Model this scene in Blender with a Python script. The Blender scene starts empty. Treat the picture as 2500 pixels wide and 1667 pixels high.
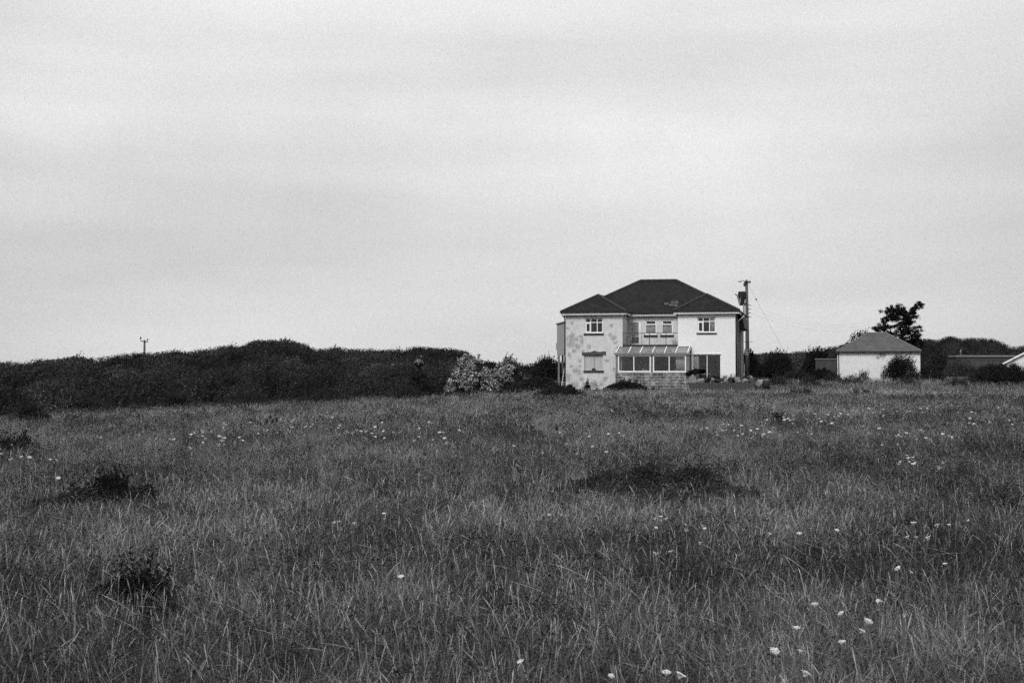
import bpy, math, random
import numpy as np
from mathutils import Vector, Matrix
R = math.radians
SC = bpy.context.scene
COL = SC.collection
rng = np.random.default_rng(11)
random.seed(5)

# ------------------------------------------------------------------ camera
cam = bpy.data.cameras.new("camera")
cam.lens = 50; cam.sensor_width = 36; cam.clip_start = 0.1; cam.clip_end = 5000
cam.dof.use_dof = True; cam.dof.focus_distance = 75; cam.dof.aperture_fstop = 5.6
cam_ob = bpy.data.objects.new("camera", cam); COL.objects.link(cam_ob)
cam_ob.location = (0, 0, 2.4); cam_ob.rotation_euler = (R(90 + 1.345), 0, 0)
SC.camera = cam_ob

# ------------------------------------------------------------------ sky, sun, exposure
SUN_AZ, SUN_EL = R(204), R(45)          # azimuth clockwise from +Y: behind the camera, to the left
world = bpy.data.worlds.new("World"); SC.world = world; world.use_nodes = True
wt = world.node_tree; wt.nodes.clear()
def wn(t, **k):
    n = wt.nodes.new(t)
    for a, b in k.items(): setattr(n, a, b)
    return n
w_out = wn('ShaderNodeOutputWorld'); w_bg = wn('ShaderNodeBackground')
w_sky = wn('ShaderNodeTexSky', sky_type='NISHITA', sun_disc=False)
w_sky.sun_elevation = SUN_EL; w_sky.sun_rotation = SUN_AZ
w_bw = wn('ShaderNodeRGBToBW')
w_tc = wn('ShaderNodeTexCoord')
w_map = wn('ShaderNodeMapping'); w_map.inputs['Scale'].default_value = (2.0, 2.0, 15.0); w_map.inputs['Location'].default_value = (3.1, .4, 1.7)
w_map.inputs['Rotation'].default_value = (0, R(7), R(12))
w_n1 = wn('ShaderNodeTexNoise'); w_n1.inputs['Scale'].default_value = 1.0; w_n1.inputs['Detail'].default_value = 4; w_n1.inputs['Roughness'].default_value = .45
w_n2 = wn('ShaderNodeTexNoise'); w_n2.inputs['Scale'].default_value = 1.3; w_n2.inputs['Detail'].default_value = 6; w_n2.inputs['Roughness'].default_value = .62
w_n3 = wn('ShaderNodeTexNoise'); w_n3.inputs['Scale'].default_value = 1150; w_n3.inputs['Detail'].default_value = 2; w_n3.inputs['Roughness'].default_value = .7
w_r1 = wn('ShaderNodeMapRange'); w_r1.inputs[1].default_value = .3; w_r1.inputs[2].default_value = .7; w_r1.inputs[3].default_value = 4.6; w_r1.inputs[4].default_value = 5.95
w_r2 = wn('ShaderNodeMapRange'); w_r2.inputs[1].default_value = .3; w_r2.inputs[2].default_value = .7; w_r2.inputs[3].default_value = .90; w_r2.inputs[4].default_value = 1.07
w_r3 = wn('ShaderNodeMapRange'); w_r3.inputs[1].default_value = .25; w_r3.inputs[2].default_value = .75; w_r3.inputs[3].default_value = .83; w_r3.inputs[4].default_value = 1.17
w_m = wn('ShaderNodeMath', operation='MULTIPLY'); w_m3 = wn('ShaderNodeMath', operation='MULTIPLY')
w_mix = wn('ShaderNodeMix', data_type='FLOAT'); w_mix.inputs[0].default_value = .95
L = wt.links.new
L(w_tc.outputs['Generated'], w_map.inputs['Vector']); L(w_map.outputs[0], w_n1.inputs['Vector'])
L(w_tc.outputs['Generated'], w_n2.inputs['Vector']); L(w_tc.outputs['Generated'], w_n3.inputs['Vector'])
L(w_n1.outputs[0], w_r1.inputs[0]); L(w_n2.outputs[0], w_r2.inputs[0]); L(w_n3.outputs[0], w_r3.inputs[0])
# layered cloud deck: lighter strip above the skyline, grey band over it, bright upper deck
w_sep = wn('ShaderNodeSeparateXYZ'); L(w_tc.outputs['Generated'], w_sep.inputs[0])
w_warp = wn('ShaderNodeMapRange'); w_warp.inputs[1].default_value = .2; w_warp.inputs[2].default_value = .8; w_warp.inputs[3].default_value = -.06; w_warp.inputs[4].default_value = .06
w_za = wn('ShaderNodeMath', operation='ADD'); L(w_n2.outputs[0], w_warp.inputs[0]); L(w_sep.outputs[2], w_za.inputs[0]); L(w_warp.outputs[0], w_za.inputs[1])
w_cr = wn('ShaderNodeValToRGB'); w_el = w_cr.color_ramp; w_el.interpolation = 'EASE'
for p_, v_ in ((.0,.80),(.03,.80),(.065,.73),(.105,.72),(.15,.77),(.20,.86),(.27,.87),(.5,.95)):
    e_ = w_el.elements.new(p_); e_.color = (v_, v_, v_, 1)
w_el.elements.remove(w_el.elements[0]); w_el.elements[-1].color = (1, 1, 1, 1)
w_ml = wn('ShaderNodeMath', operation='MULTIPLY'); L(w_za.outputs[0], w_cr.inputs[0]); L(w_cr.outputs[0], w_ml.inputs[0]); L(w_r1.outputs[0], w_ml.inputs[1])
L(w_ml.outputs[0], w_m.inputs[0]); L(w_r2.outputs[0], w_m.inputs[1])
L(w_m.outputs[0], w_m3.inputs[0]); L(w_r3.outputs[0], w_m3.inputs[1])
# a brighter gap in the overcast straight ahead and high up, sides darkened to paint a lens vignette into the sky
w_dot = wn('ShaderNodeVectorMath', operation='DOT_PRODUCT'); w_dot.inputs[1].default_value = Vector((-.02, .98, .27)).normalized()
w_r4 = wn('ShaderNodeMapRange'); w_r4.inputs[1].default_value = .90; w_r4.inputs[2].default_value = 1.0; w_r4.inputs[3].default_value = .74; w_r4.inputs[4].default_value = 1.04
w_m4 = wn('ShaderNodeMath', operation='MULTIPLY'); L(w_tc.outputs['Generated'], w_dot.inputs[0]); L(w_dot.outputs['Value'], w_r4.inputs[0])
L(w_m3.outputs[0], w_m4.inputs[0]); L(w_r4.outputs[0], w_m4.inputs[1])
L(w_sky.outputs[0], w_bw.inputs[0]); L(w_bw.outputs[0], w_mix.inputs[2]); L(w_m4.outputs[0], w_mix.inputs[3])
L(w_mix.outputs[0], w_bg.inputs['Color']); w_bg.inputs['Strength'].default_value = .1
L(w_bg.outputs[0], w_out.inputs['Surface'])

sun = bpy.data.lights.new("sun", 'SUN'); sun.energy = 1.5; sun.angle = R(24); sun.color = (1, 1, 1)
sun_ob = bpy.data.objects.new("sun", sun); COL.objects.link(sun_ob)
to_sun = Vector((math.sin(SUN_AZ)*math.cos(SUN_EL), math.cos(SUN_AZ)*math.cos(SUN_EL), math.sin(SUN_EL)))
sun_ob.rotation_euler = to_sun.to_track_quat('Z', 'Y').to_euler(); sun_ob.location = (0, 0, 60)
SC.view_settings.view_transform = 'Standard'; SC.view_settings.look = 'None'
SC.view_settings.exposure = 0.85; SC.view_settings.gamma = 1
SC.cycles.use_denoising = False; SC.cycles.use_adaptive_sampling = True; SC.cycles.adaptive_threshold = .04; SC.cycles.adaptive_min_samples = 40
SC.cycles.caustics_reflective = False; SC.cycles.caustics_refractive = False; SC.cycles.max_bounces = 6; SC.cycles.transparent_max_bounces = 12; SC.cycles.diffuse_bounces = 3

# ------------------------------------------------------------------ helpers
def tag(o, label=None, cat=None, group=None, kind=None):
    if label: o['label'] = label
    if cat: o['category'] = cat
    if group: o['group'] = group
    if kind: o['kind'] = kind
    return o
def empty(name, loc, rz=0, label=None, cat=None, group=None):
    o = bpy.data.objects.new(name, None); COL.objects.link(o)
    o.location = loc; o.rotation_euler = (0, 0, rz); o.empty_display_size = .2
    return tag(o, label, cat, group)
class MB:
    def __init__(s): s.v = []; s.f = []
    def add(s, vs, fs):
        n = len(s.v); s.v += [tuple(p) for p in vs]; s.f += [tuple(i+n for i in f) for f in fs]; return s
    def box(s, x0, x1, y0, y1, z0, z1):
        return s.add([(x0,y0,z0),(x1,y0,z0),(x1,y1,z0),(x0,y1,z0),(x0,y0,z1),(x1,y0,z1),(x1,y1,z1),(x0,y1,z1)],
                     [(3,2,1,0),(4,5,6,7),(0,1,5,4),(1,2,6,5),(2,3,7,6),(3,0,4,7)])
    def bar(s, a, b, w, h, up=(0,0,1)):
        a, b = Vector(a), Vector(b); d = (b-a).normalized(); u = Vector(up)
        x = d.cross(u); x = x.normalized() if x.length > 1e-4 else Vector((1,0,0)); z = x.cross(d)
        vs = [p + x*sx*w/2 + z*sz*h/2 for p in (a, b) for sx, sz in ((-1,-1),(1,-1),(1,1),(-1,1))]
        return s.add(vs, [(3,2,1,0),(4,5,6,7),(0,1,5,4),(1,2,6,5),(2,3,7,6),(3,0,4,7)])
    def tube(s, pts, rad, n=8, cap=True):
        pts = [Vector(p) for p in pts]; k = len(pts)
        rr = rad if isinstance(rad, (list, tuple)) else [rad]*k
        vs = []; ref = Vector((0.31, .95, .05))
        for i, p in enumerate(pts):
            d = (pts[min(i+1,k-1)] - pts[max(i-1,0)]).normalized()
            x = d.cross(ref); x = x.normalized() if x.length > .05 else d.cross(Vector((1,0,0))).normalized()
            y = d.cross(x)
            for j in range(n):
                a = 2*math.pi*j/n; vs.append(p + (x*math.cos(a) + y*math.sin(a))*rr[i])
        fs = [(i*n+j, i*n+(j+1)%n, (i+1)*n+(j+1)%n, (i+1)*n+j) for i in range(k-1) for j in range(n)]
        if cap: fs += [tuple(range(n))[::-1], tuple((k-1)*n+j for j in range(n))]
        return s.add(vs, fs)
    def lathe(s, c, prof, n=12):
        c = Vector(c); vs = [c + Vector((r*math.cos(2*math.pi*j/n), r*math.sin(2*math.pi*j/n), z)) for r, z in prof for j in range(n)]
        k = len(prof)
        fs = [(i*n+j, i*n+(j+1)%n, (i+1)*n+(j+1)%n, (i+1)*n+j) for i in range(k-1) for j in range(n)]
        fs += [tuple(range(n))[::-1], tuple((k-1)*n+j for j in range(n))]
        return s.add(vs, fs)
    def blob(s, c, r, jit=.15, seed=0, nu=9, nv=6):
        q = random.Random(seed); vs = [(c[0], c[1], c[2]-r[2])]
        for i in range(1, nv):
            t = math.pi*i/nv
            for j in range(nu):
                a = 2*math.pi*j/nu; k = 1+q.uniform(-jit, jit)
                vs.append((c[0]+r[0]*k*math.sin(t)*math.cos(a), c[1]+r[1]*k*math.sin(t)*math.sin(a), c[2]-r[2]*k*math.cos(t)))
        vs.append((c[0], c[1], c[2]+r[2])); fs = []
        for j in range(nu):
            fs.append((0, 1+(j+1)%nu, 1+j)); last = 1+(nv-2)*nu
            fs.append((last+j, last+(j+1)%nu, len(vs)-1))
            for i in range(nv-2):
                fs.append((1+i*nu+j, 1+i*nu+(j+1)%nu, 1+(i+1)*nu+(j+1)%nu, 1+(i+1)*nu+j))
        return s.add(vs, fs)
    def build(s, name, mat, parent=None, smooth=False, bevel=0):
        me = bpy.data.meshes.new(name); me.from_pydata(s.v, [], s.f); me.update()
        for m in (mat if isinstance(mat, (list, tuple)) else [mat]): me.materials.append(m)
        if smooth: me.polygons.foreach_set('use_smooth', [True]*len(me.polygons))
        o = bpy.data.objects.new(name, me); COL.objects.link(o)
        if parent: o.parent = parent
        if bevel:
            b = o.modifiers.new('bevel', 'BEVEL'); b.width = bevel; b.segments = 1; b.limit_method = 'ANGLE'
        return o
def np_obj(name, verts, quads, mat, parent=None, tone=None, smooth=False):
    me = bpy.data.meshes.new(name); nv, nf = len(verts), len(quads)
    me.vertices.add(nv); me.vertices.foreach_set('co', np.asarray(verts, np.float32).ravel())
    me.loops.add(nf*4); me.loops.foreach_set('vertex_index', np.asarray(quads, np.int32).ravel())
    me.polygons.add(nf); me.polygons.foreach_set('loop_start', np.arange(0, nf*4, 4, dtype=np.int32))
    try: me.polygons.foreach_set('loop_total', np.full(nf, 4, np.int32))
    except Exception: pass
    if tone is not None:
        a = me.attributes.new('tone', 'FLOAT', 'POINT'); a.data.foreach_set('value', np.asarray(tone, np.float32).ravel())
    me.update(calc_edges=True)
    if smooth: me.polygons.foreach_set('use_smooth', [True]*nf)
    me.materials.append(mat)
    o = bpy.data.objects.new(name, me); COL.objects.link(o)
    if parent: o.parent = parent
    return o

# ------------------------------------------------------------------ materials (the photograph is black and white, so all are greys)
def new_mat(name):
    m = bpy.data.materials.new(name); m.use_nodes = True; t = m.node_tree; t.nodes.clear()
    out = t.nodes.new('ShaderNodeOutputMaterial'); return m, t, out
def N(t, typ, ins=None, **k):
    n = t.nodes.new(typ)
    for a, b in k.items(): setattr(n, a, b)
    for a, b in (ins or {}).items():
        if hasattr(b, 'is_output') and b.is_output: t.links.new(b, n.inputs[a])
        else: n.inputs[a].default_value = b
    return n
def M(t, op, a, b=0.0, c=None):
    d = {0: a, 1: b}
    if c is not None: d[2] = c
    return N(t, 'ShaderNodeMath', d, operation=op).outputs[0]
def ramp(t, x, a0, a1, b0, b1):
    return N(t, 'ShaderNodeMapRange', {0: x, 1: a0, 2: a1, 3: b0, 4: b1}).outputs[0]
def grey(name, albedo, var=.2, scale=6, rough=.85, bump=0, stretch=(1,1,1), detail=5, spec=.3, metal=0):
    m, t, out = new_mat(name)
    tc = N(t, 'ShaderNodeTexCoord'); mp = N(t, 'ShaderNodeMapping', {'Vector': tc.outputs['Object'], 'Scale': stretch})
    n = N(t, 'ShaderNodeTexNoise', {'Vector': mp.outputs[0], 'Scale': scale, 'Detail': detail, 'Roughness': .6})
    c = ramp(t, n.outputs[0], .25, .75, albedo*(1-var), albedo*(1+var))
    p = N(t, 'ShaderNodeBsdfPrincipled', {'Base Color': c, 'Roughness': rough, 'Specular IOR Level': spec, 'Metallic': metal})
    if bump:
        b = N(t, 'ShaderNodeBump', {'Height': n.outputs[0], 'Strength': 1.0, 'Distance': bump}); t.links.new(b.outputs[0], p.inputs['Normal'])
    t.links.new(p.outputs[0], out.inputs[0]); return m
def leafy(name, trans=.25, rough=None):
    m, t, out = new_mat(name)
    a = N(t, 'ShaderNodeAttribute', attribute_name='tone')
    d = N(t, 'ShaderNodeBsdfDiffuse', {'Color': a.outputs['Fac']}); tr = N(t, 'ShaderNodeBsdfTranslucent', {'Color': a.outputs['Fac']})
    mx = N(t, 'ShaderNodeMixShader', {0: trans, 1: d.outputs[0], 2: tr.outputs[0]})
    if rough:
        g = N(t, 'ShaderNodeBsdfGlossy', {'Color': (1,1,1,1), 'Roughness': rough}); mx = N(t, 'ShaderNodeMixShader', {0: .025, 1: mx.outputs[0], 2: g.outputs[0]})
    t.links.new(mx.outputs[0], out.inputs[0]); return m
def plaster(name, base, patches=(), patch_val=.3, mottling=.1, scale=1.0, streak=.0, low=None):
    """painted roughcast; patches = (u, w, radius) where the paint has come away"""
    m, t, out = new_mat(name); tc = N(t, 'ShaderNodeTexCoord'); P = tc.outputs['Object']
    n1 = N(t, 'ShaderNodeTexNoise', {'Vector': P, 'Scale': 2.2*scale, 'Detail': 8, 'Roughness': .7})
    n2 = N(t, 'ShaderNodeTexNoise', {'Vector': P, 'Scale': 22, 'Detail': 4, 'Roughness': .7})
    n3 = N(t, 'ShaderNodeTexNoise', {'Vector': N(t, 'ShaderNodeMapping', {'Vector': P, 'Scale': (1.25, 1.25, .75)}).outputs[0], 'Scale': 5, 'Detail': 8, 'Roughness': .78})
    v = M(t, 'MULTIPLY', ramp(t, n1.outputs[0], .3, .7, base*(1-mottling), base*(1+mottling*.5)), ramp(t, n2.outputs[0], .3, .7, 1-mottling*.8, 1+mottling*.4))
    n4 = N(t, 'ShaderNodeTexNoise', {'Vector': P, 'Scale': 8, 'Detail': 5, 'Roughness': .7}); v = M(t, 'MULTIPLY', v, ramp(t, n4.outputs[0], .3, .7, 1-mottling*1.1, 1+mottling*.35))
    if streak:
        mp = N(t, 'ShaderNodeMapping', {'Vector': P, 'Scale': (5, 5, .35)}); ns = N(t, 'ShaderNodeTexNoise', {'Vector': mp.outputs[0], 'Scale': 1.4, 'Detail': 4})
        v = M(t, 'MULTIPLY', v, ramp(t, ns.outputs[0], .45, .75, 1, 1-streak))
    sx = N(t, 'ShaderNodeSeparateXYZ', {0: P})
    if low:
        lv = M(t, 'ADD', sx.outputs[2], M(t, 'MULTIPLY', n3.outputs[0], .5)); v = M(t, 'MULTIPLY', v, ramp(t, lv, low[0], low[0]+.25, low[1], 1))
    if patches:
        field = None
        for (u, w, r) in patches:
            du = M(t, 'SUBTRACT', sx.outputs[0], u); dw = M(t, 'SUBTRACT', sx.outputs[2], w)
            q = M(t, 'DIVIDE', M(t, 'SQRT', M(t, 'ADD', M(t, 'MULTIPLY', du, du), M(t, 'MULTIPLY', dw, dw))), r)
            field = q if field is None else M(t, 'MINIMUM', field, q)
        edge = M(t, 'SUBTRACT', M(t, 'ADD', field, M(t, 'MULTIPLY', M(t, 'SUBTRACT', n3.outputs[0],   .5), 7)), M(t, 'ADD', 1.0, M(t, 'MULTIPLY', M(t, 'SUBTRACT', n2.outputs[0], .5), 4.5)))
        fac = ramp(t, edge, -.12, .18, 1, 0)
        pv = ramp(t, n2.outputs[0], .3, .7, patch_val*.75, patch_val*1.25)
        v = N(t, 'ShaderNodeMix', {0: fac, 2: v, 3: pv}, data_type='FLOAT').outputs[0]
    p = N(t, 'ShaderNodeBsdfPrincipled', {'Base Color': v, 'Roughness': .9, 'Specular IOR Level': .2})
    b = N(t, 'ShaderNodeBump', {'Height': n2.outputs[0], 'Strength': .6, 'Distance': .02}); t.links.new(b.outputs[0], p.inputs['Normal'])
    t.links.new(p.outputs[0], out.inputs[0]); return m
def tiles(name, albedo, course=.3, width=.28, vary=.3, step=.03):
    m, t, out = new_mat(name); uv = N(t, 'ShaderNodeTexCoord').outputs['UV']
    br = N(t, 'ShaderNodeTexBrick', {'Vector': uv, 'Color1': (albedo*(1-vary),)*3+(1,), 'Color2': (albedo*(1+vary*1.1),)*3+(1,), 'Mortar': (albedo*(.95-2*vary),)*3+(1,), 'Scale': 1.0,
                                     'Mortar Size': .012, 'Brick Width': width, 'Row Height': course}, offset=.5)
    n = N(t, 'ShaderNodeTexNoise', {'Vector': uv, 'Scale': .9, 'Detail': 6, 'Roughness': .7})
    c = N(t, 'ShaderNodeVectorMath', {0: br.outputs[0], 'Scale': ramp(t, n.outputs[0], .3, .7, .8, 1.2)}, operation='SCALE')
    sp = N(t, 'ShaderNodeSeparateXYZ', {0: uv}); h = M(t, 'FRACT', M(t, 'DIVIDE', sp.outputs[1], course))
    b = N(t, 'ShaderNodeBump', {'Height': M(t, 'SUBTRACT', 1, h), 'Strength': 1, 'Distance': step})
    p = N(t, 'ShaderNodeBsdfPrincipled', {'Base Color': c.outputs[0], 'Roughness': .85, 'Specular IOR Level': .15, 'Normal': b.outputs[0]})
    t.links.new(p.outputs[0], out.inputs[0]); return m
def blockwork(name):
    m, t, out = new_mat(name); P = N(t, 'ShaderNodeTexCoord').outputs['Object']
    s = N(t, 'ShaderNodeSeparateXYZ', {0: P}); uv = N(t, 'ShaderNodeCombineXYZ', {0: M(t, 'ADD', s.outputs[0], s.outputs[1]), 1: s.outputs[2]})
    br = N(t, 'ShaderNodeTexBrick', {'Vector': uv.outputs[0], 'Color1': (.055,)*3+(1,), 'Color2': (.16,)*3+(1,), 'Mortar': (.34,)*3+(1,), 'Scale': 1.0,
                                     'Mortar Size': .016, 'Mortar Smooth': .4, 'Brick Width': .43, 'Row Height': .205}, offset=.5)
    n = N(t, 'ShaderNodeTexNoise', {'Vector': P, 'Scale': 3.1, 'Detail': 9, 'Roughness': .75})
    n2 = N(t, 'ShaderNodeTexNoise', {'Vector': P, 'Scale': 1.1, 'Detail': 5})
    wash = ramp(t, M(t, 'ADD', n.outputs[0], M(t, 'MULTIPLY', n2.outputs[0], .4)), .70, .84, 0, .7)
    c = N(t, 'ShaderNodeMix', {0: wash, 6: br.outputs[0], 7: (.4, .4, .4, 1)}, data_type='RGBA')
    c2 = N(t, 'ShaderNodeVectorMath', {0: c.outputs[2], 'Scale': ramp(t, n.outputs[0], .3, .7, .6, 1.3)}, operation='SCALE')
    b = N(t, 'ShaderNodeBump', {'Height': n.outputs[0], 'Strength': .8, 'Distance': .03})
    p = N(t, 'ShaderNodeBsdfPrincipled', {'Base Color': c2.outputs[0], 'Roughness': .95, 'Normal': b.outputs[0]})
    t.links.new(p.outputs[0], out.inputs[0]); return m
def glass(name, tint=.75, ior=1.9, dirt=0):
    m, t, out = new_mat(name)
    tr = N(t, 'ShaderNodeBsdfTransparent', {'Color': (tint,)*3+(1,)}); g = N(t, 'ShaderNodeBsdfGlossy', {'Color': (1,1,1,1), 'Roughness': .03})
    f = N(t, 'ShaderNodeFresnel', {'IOR': ior}); mx = N(t, 'ShaderNodeMixShader', {0: f.outputs[0], 1: tr.outputs[0], 2: g.outputs[0]})
    if dirt:
        d = N(t, 'ShaderNodeBsdfDiffuse', {'Color': (.32,.32,.32,1)}); mx = N(t, 'ShaderNodeMixShader', {0: dirt, 1: mx.outputs[0], 2: d.outputs[0]})
    t.links.new(mx.outputs[0], out.inputs[0]); return m
def ground_mat():
    m, t, out = new_mat('soil_and_thatch'); P = N(t, 'ShaderNodeTexCoord').outputs['Object']
    n = N(t, 'ShaderNodeTexNoise', {'Vector': P, 'Scale': 1.7, 'Detail': 10, 'Roughness': .75})
    p = N(t, 'ShaderNodeBsdfPrincipled', {'Base Color': ramp(t, n.outputs[0], .3, .7, .015, .05), 'Roughness': 1, 'Specular IOR Level': 0})
    t.links.new(p.outputs[0], out.inputs[0]); return m
PEEL = [(.45,3.62,.30),(.75,3.45,.2),(.88,2.92,.27),(1.7,2.9,.15),(3.45,3.5,.22),(.78,1.18,.30),(.98,.98,.2),(2.05,.3,.24),(.18,.75,.3),(.36,3.1,.3),(2.97,1.89,.16),(2.85,.62,.2),
        (.62,.15,.36),(3.6,2.4,.2),(1.05,1.9,.14),(.3,2.3,.17),(3.75,.9,.26),(.5,4.6,.13),(3.3,4.4,.14),(1.2,3.3,.2)]
m_left = plaster('peeling_white_roughcast', .68, [(a, b, c*.8) for a, b, c in PEEL]+[(.3,3.35,.2),(1.1,3.6,.13),(.6,2.6,.16),(1.25,2.6,.1),(.4,1.5,.12),(1.15,.6,.14),(3.6,3.2,.12),(3.2,3.75,.1),(2.6,.25,.13),(3.5,1.3,.12),(.2,4.2,.1),(1.0,1.5,.1)], .33, .19, streak=.10)
m_right = plaster('white_painted_roughcast', .80, (), 0, .08, low=(.95, .62))
m_recess = plaster('stained_grey_roughcast', .68, [(7.6,3.1,.3),(7.9,3.3,.25)], .3, .14, streak=.2); m_return = plaster('bay_return_roughcast', .72, (), 0, .16)
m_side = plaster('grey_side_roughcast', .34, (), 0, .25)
m_shedw = plaster('white_shed_roughcast', .76, [(3.4,2.1,.26),(3.1,1.86,.13)], .28, .15)
m_tile = tiles('dark_roof_tiles', .017); m_tile2 = tiles('grey_shed_tiles', .095, .2, .25, .15, .008)
m_ridge = grey('weathered_ridge_tiles', .05, .3, 8); m_pale_tile = grey('pale_patched_tiles', .075, .3, 9)
m_white = grey('white_gloss_paint', .82, .05, 5, .45); m_dirtywhite = grey('dirty_white_paint', .6, .2, 6, .6)
m_dark = grey('black_paint', .016, .3, 8, .6); m_darkgrey = grey('dark_grey_paint', .05, .3, 8, .7)
m_midgrey = grey('weathered_grey', .17, .3, 6, .85); m_sill = grey('dark_sill_tiles', .045, .4, 12, .8)
m_lintel = grey('rough_dark_lintel', .075, .5, 9, .95, .03)
m_board = grey('weathered_pale_board', .42, .3, 2.5, .9, 0, (6, 6, .5)); m_clad = grey('grey_cladding', .27, .12, 9, .85, 0, (1, 1, 8))
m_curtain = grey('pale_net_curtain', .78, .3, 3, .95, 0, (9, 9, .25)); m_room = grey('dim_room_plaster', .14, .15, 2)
m_block = blockwork('washed_blockwork'); m_glass = glass('window_glass', .95, 1.5); m_rglass = glass('dirty_roof_glazing', .85, 1.6, .4)
m_conc = grey('old_concrete', .22, .3, 5, .95, .01); m_stone = grey('garden_stone', .2, .45, 4, .95, .03)
m_wallgrey = grey('lichened_grey_render', .06, .4, 3, .95); m_wood = grey('weathered_pole_timber', .075, .4, 3, .95, .005, (8, 8, .5)); m_steel = grey('galvanised_steel', .2, .2, 9, .5)
m_porc = grey('brown_porcelain', .04, .1, 9, .3); m_bark = grey('dark_bark', .03, .4, 6, .95)
m_leaf = leafy('shrub_leaves', .2); m_grass = leafy('meadow_grass_blades', .2); m_bloss = leafy('pale_blossom', .2)
m_flower = grey('white_umbel_florets', .72, .15, 60, .9); m_stem = grey('flower_stems', .09, .2, 20, .9); m_seed = grey('dark_dock_seeds', .015, .3, 40, .95)
m_ground = ground_mat()

# ------------------------------------------------------------------ terrain
def sst(a, b, x):
    t = np.clip((np.asarray(x, float)-a)/(b-a), 0, 1); return t*t*(3-2*t)
def hash2(ix, iy, s):
    h = (ix.astype(np.int64)*374761393 + iy.astype(np.int64)*668265263 + s*1274126177) & 0x7fffffff
    h = ((h ^ (h >> 13))*1274126177) & 0x7fffffff
    return ((h ^ (h >> 16)) & 0xffff)/65535.0
def vnoise(x, y, s=0):
    x = np.asarray(x, float); y = np.asarray(y, float); ix = np.floor(x); iy = np.floor(y); fx = x-ix; fy = y-iy
    fx = fx*fx*(3-2*fx); fy = fy*fy*(3-2*fy)
    a = hash2(ix, iy, s); b = hash2(ix+1, iy, s); c = hash2(ix, iy+1, s); d = hash2(ix+1, iy+1, s)
    return (a*(1-fx)+b*fx)*(1-fy) + (c*(1-fx)+d*fx)*fy
def fbm(x, y, s=0, o=4):
    r = 0; a = .5; k = 0
    for i in range(o):
        r = r + a*vnoise(x*2**i+7.3*i, y*2**i-3.1*i, s+i); k += a; a *= .5
    return r/k
def terrain(x, y):
    z = np.interp(y, [-50,0,12,30,50,75,90,100,106,112,140,300,2000], [-.3,-.05,0,.2,.5,1.0,1.18,1.32,1.55,1.78,2.0,2.0,2.0])
    z = z + .028*np.clip(x, -40, 0)*sst(25, 75, y)*(1-sst(95, 140, y))
    return z + .10*(fbm(np.asarray(x, float)/5, np.asarray(y, float)/5, 40, 3)-.5)*(1-sst(90, 97, y))
def tz(x, y): return float(terrain(np.array([x]), np.array([y]))[0])
gx = np.unique(np.concatenate([np.linspace(-70, 80, 151), np.linspace(-1500, 1500, 61)]))
gy = np.unique(np.concatenate([np.linspace(-30, 160, 191), np.linspace(-400, 2500, 80)]))
X, Y = np.meshgrid(gx, gy); Z = terrain(X.ravel(), Y.ravel()); nx = len(gx)
idx = np.arange(len(gx)*len(gy)).reshape(len(gy), nx)
q = np.stack([idx[:-1,:-1], idx[:-1,1:], idx[1:,1:], idx[1:,:-1]], -1).reshape(-1, 4)
g = np_obj('ground', np.stack([X.ravel(), Y.ravel(), Z], -1), q, m_ground, smooth=True)
tag(g, 'rough earth of the sloping meadow under the grass', 'ground', kind='structure')

# ------------------------------------------------------------------ house
HT = R(12)
HO = Vector((3.833, 101.6, 1.5))
house = empty('house', HO, -HT, 'two storey white rendered house with dark hipped roof and two projecting bays', 'house')
def h2w(u, v, w=0):
    c, s = math.cos(HT), math.sin(HT); return Vector((HO.x+u*c+v*s, HO.y-u*s+v*c, HO.z+w))
def wall_panel(o, d, length, w0, w1, holes, thick, mat, parent, name='wall'):
    """upright wall with openings; o = start (u,v), d = direction, outward = right of d"""
    ss = sorted({0, length, *[h[0] for h in holes], *[h[1] for h in holes]}); ws = sorted({w0, w1, *[h[2] for h in holes], *[h[3] for h in holes]})
    hole = lambda i, j: (i < 0 or j < 0 or i >= len(ss)-1 or j >= len(ws)-1) or any(h[0] <= ss[i] and ss[i+1] <= h[1] and h[2] <= ws[j] and ws[j+1] <= h[3] for h in holes)
    mb = MB(); inn = (-d[1], d[0])
    P = lambda s, w, k: (o[0]+d[0]*s+inn[0]*k, o[1]+d[1]*s+inn[1]*k, w)
    for i in range(len(ss)-1):
        for j in range(len(ws)-1):
            if hole(i, j): continue
            a, b, c, e = ss[i], ss[i+1], ws[j], ws[j+1]
            mb.add([P(a,c,0),P(b,c,0),P(b,e,0),P(a,e,0)], [(0,1,2,3)]); mb.add([P(a,c,thick),P(b,c,thick),P(b,e,thick),P(a,e,thick)], [(3,2,1,0)])
            for (ni, nj, p, q2) in ((i-1,j,(a,c),(a,e)),(i+1,j,(b,e),(b,c)),(i,j-1,(b,c),(a,c)),(i,j+1,(a,e),(b,e))):
                if hole(ni, nj): mb.add([P(*p,0),P(*q2,0),P(*q2,thick),P(*p,thick)], [(0,1,2,3)])
    return mb.build(name, mat, parent)
E0 = 5.17                                             # top of the walls
LU = (1.40, 2.69, 3.87, 4.95); LL = (1.35, 2.71, 1.21, 2.31); RU = (9.36, 10.64, 3.86, 4.95); PD = (9.02, 11.0, .5, 2.33)
W1 = (5.36, 6.2, 3.81, 4.87); W2 = (6.55, 7.38, 3.81, 4.87); BD = (4.36, 5.06, 3.05, 4.80)
sh = lambda r, u: (r[0]-u, r[1]-u, r[2], r[3])
wall_panel((0,0), (1,0), 4.09, -.35, E0, [LU, LL], .28, m_left, house)['label'] = 'blotched wall of the left bay with peeling paint'
wall_panel((4.09,0.285), (0,1), 2.51, -.3, E0, [], .25, m_return, house)
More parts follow.
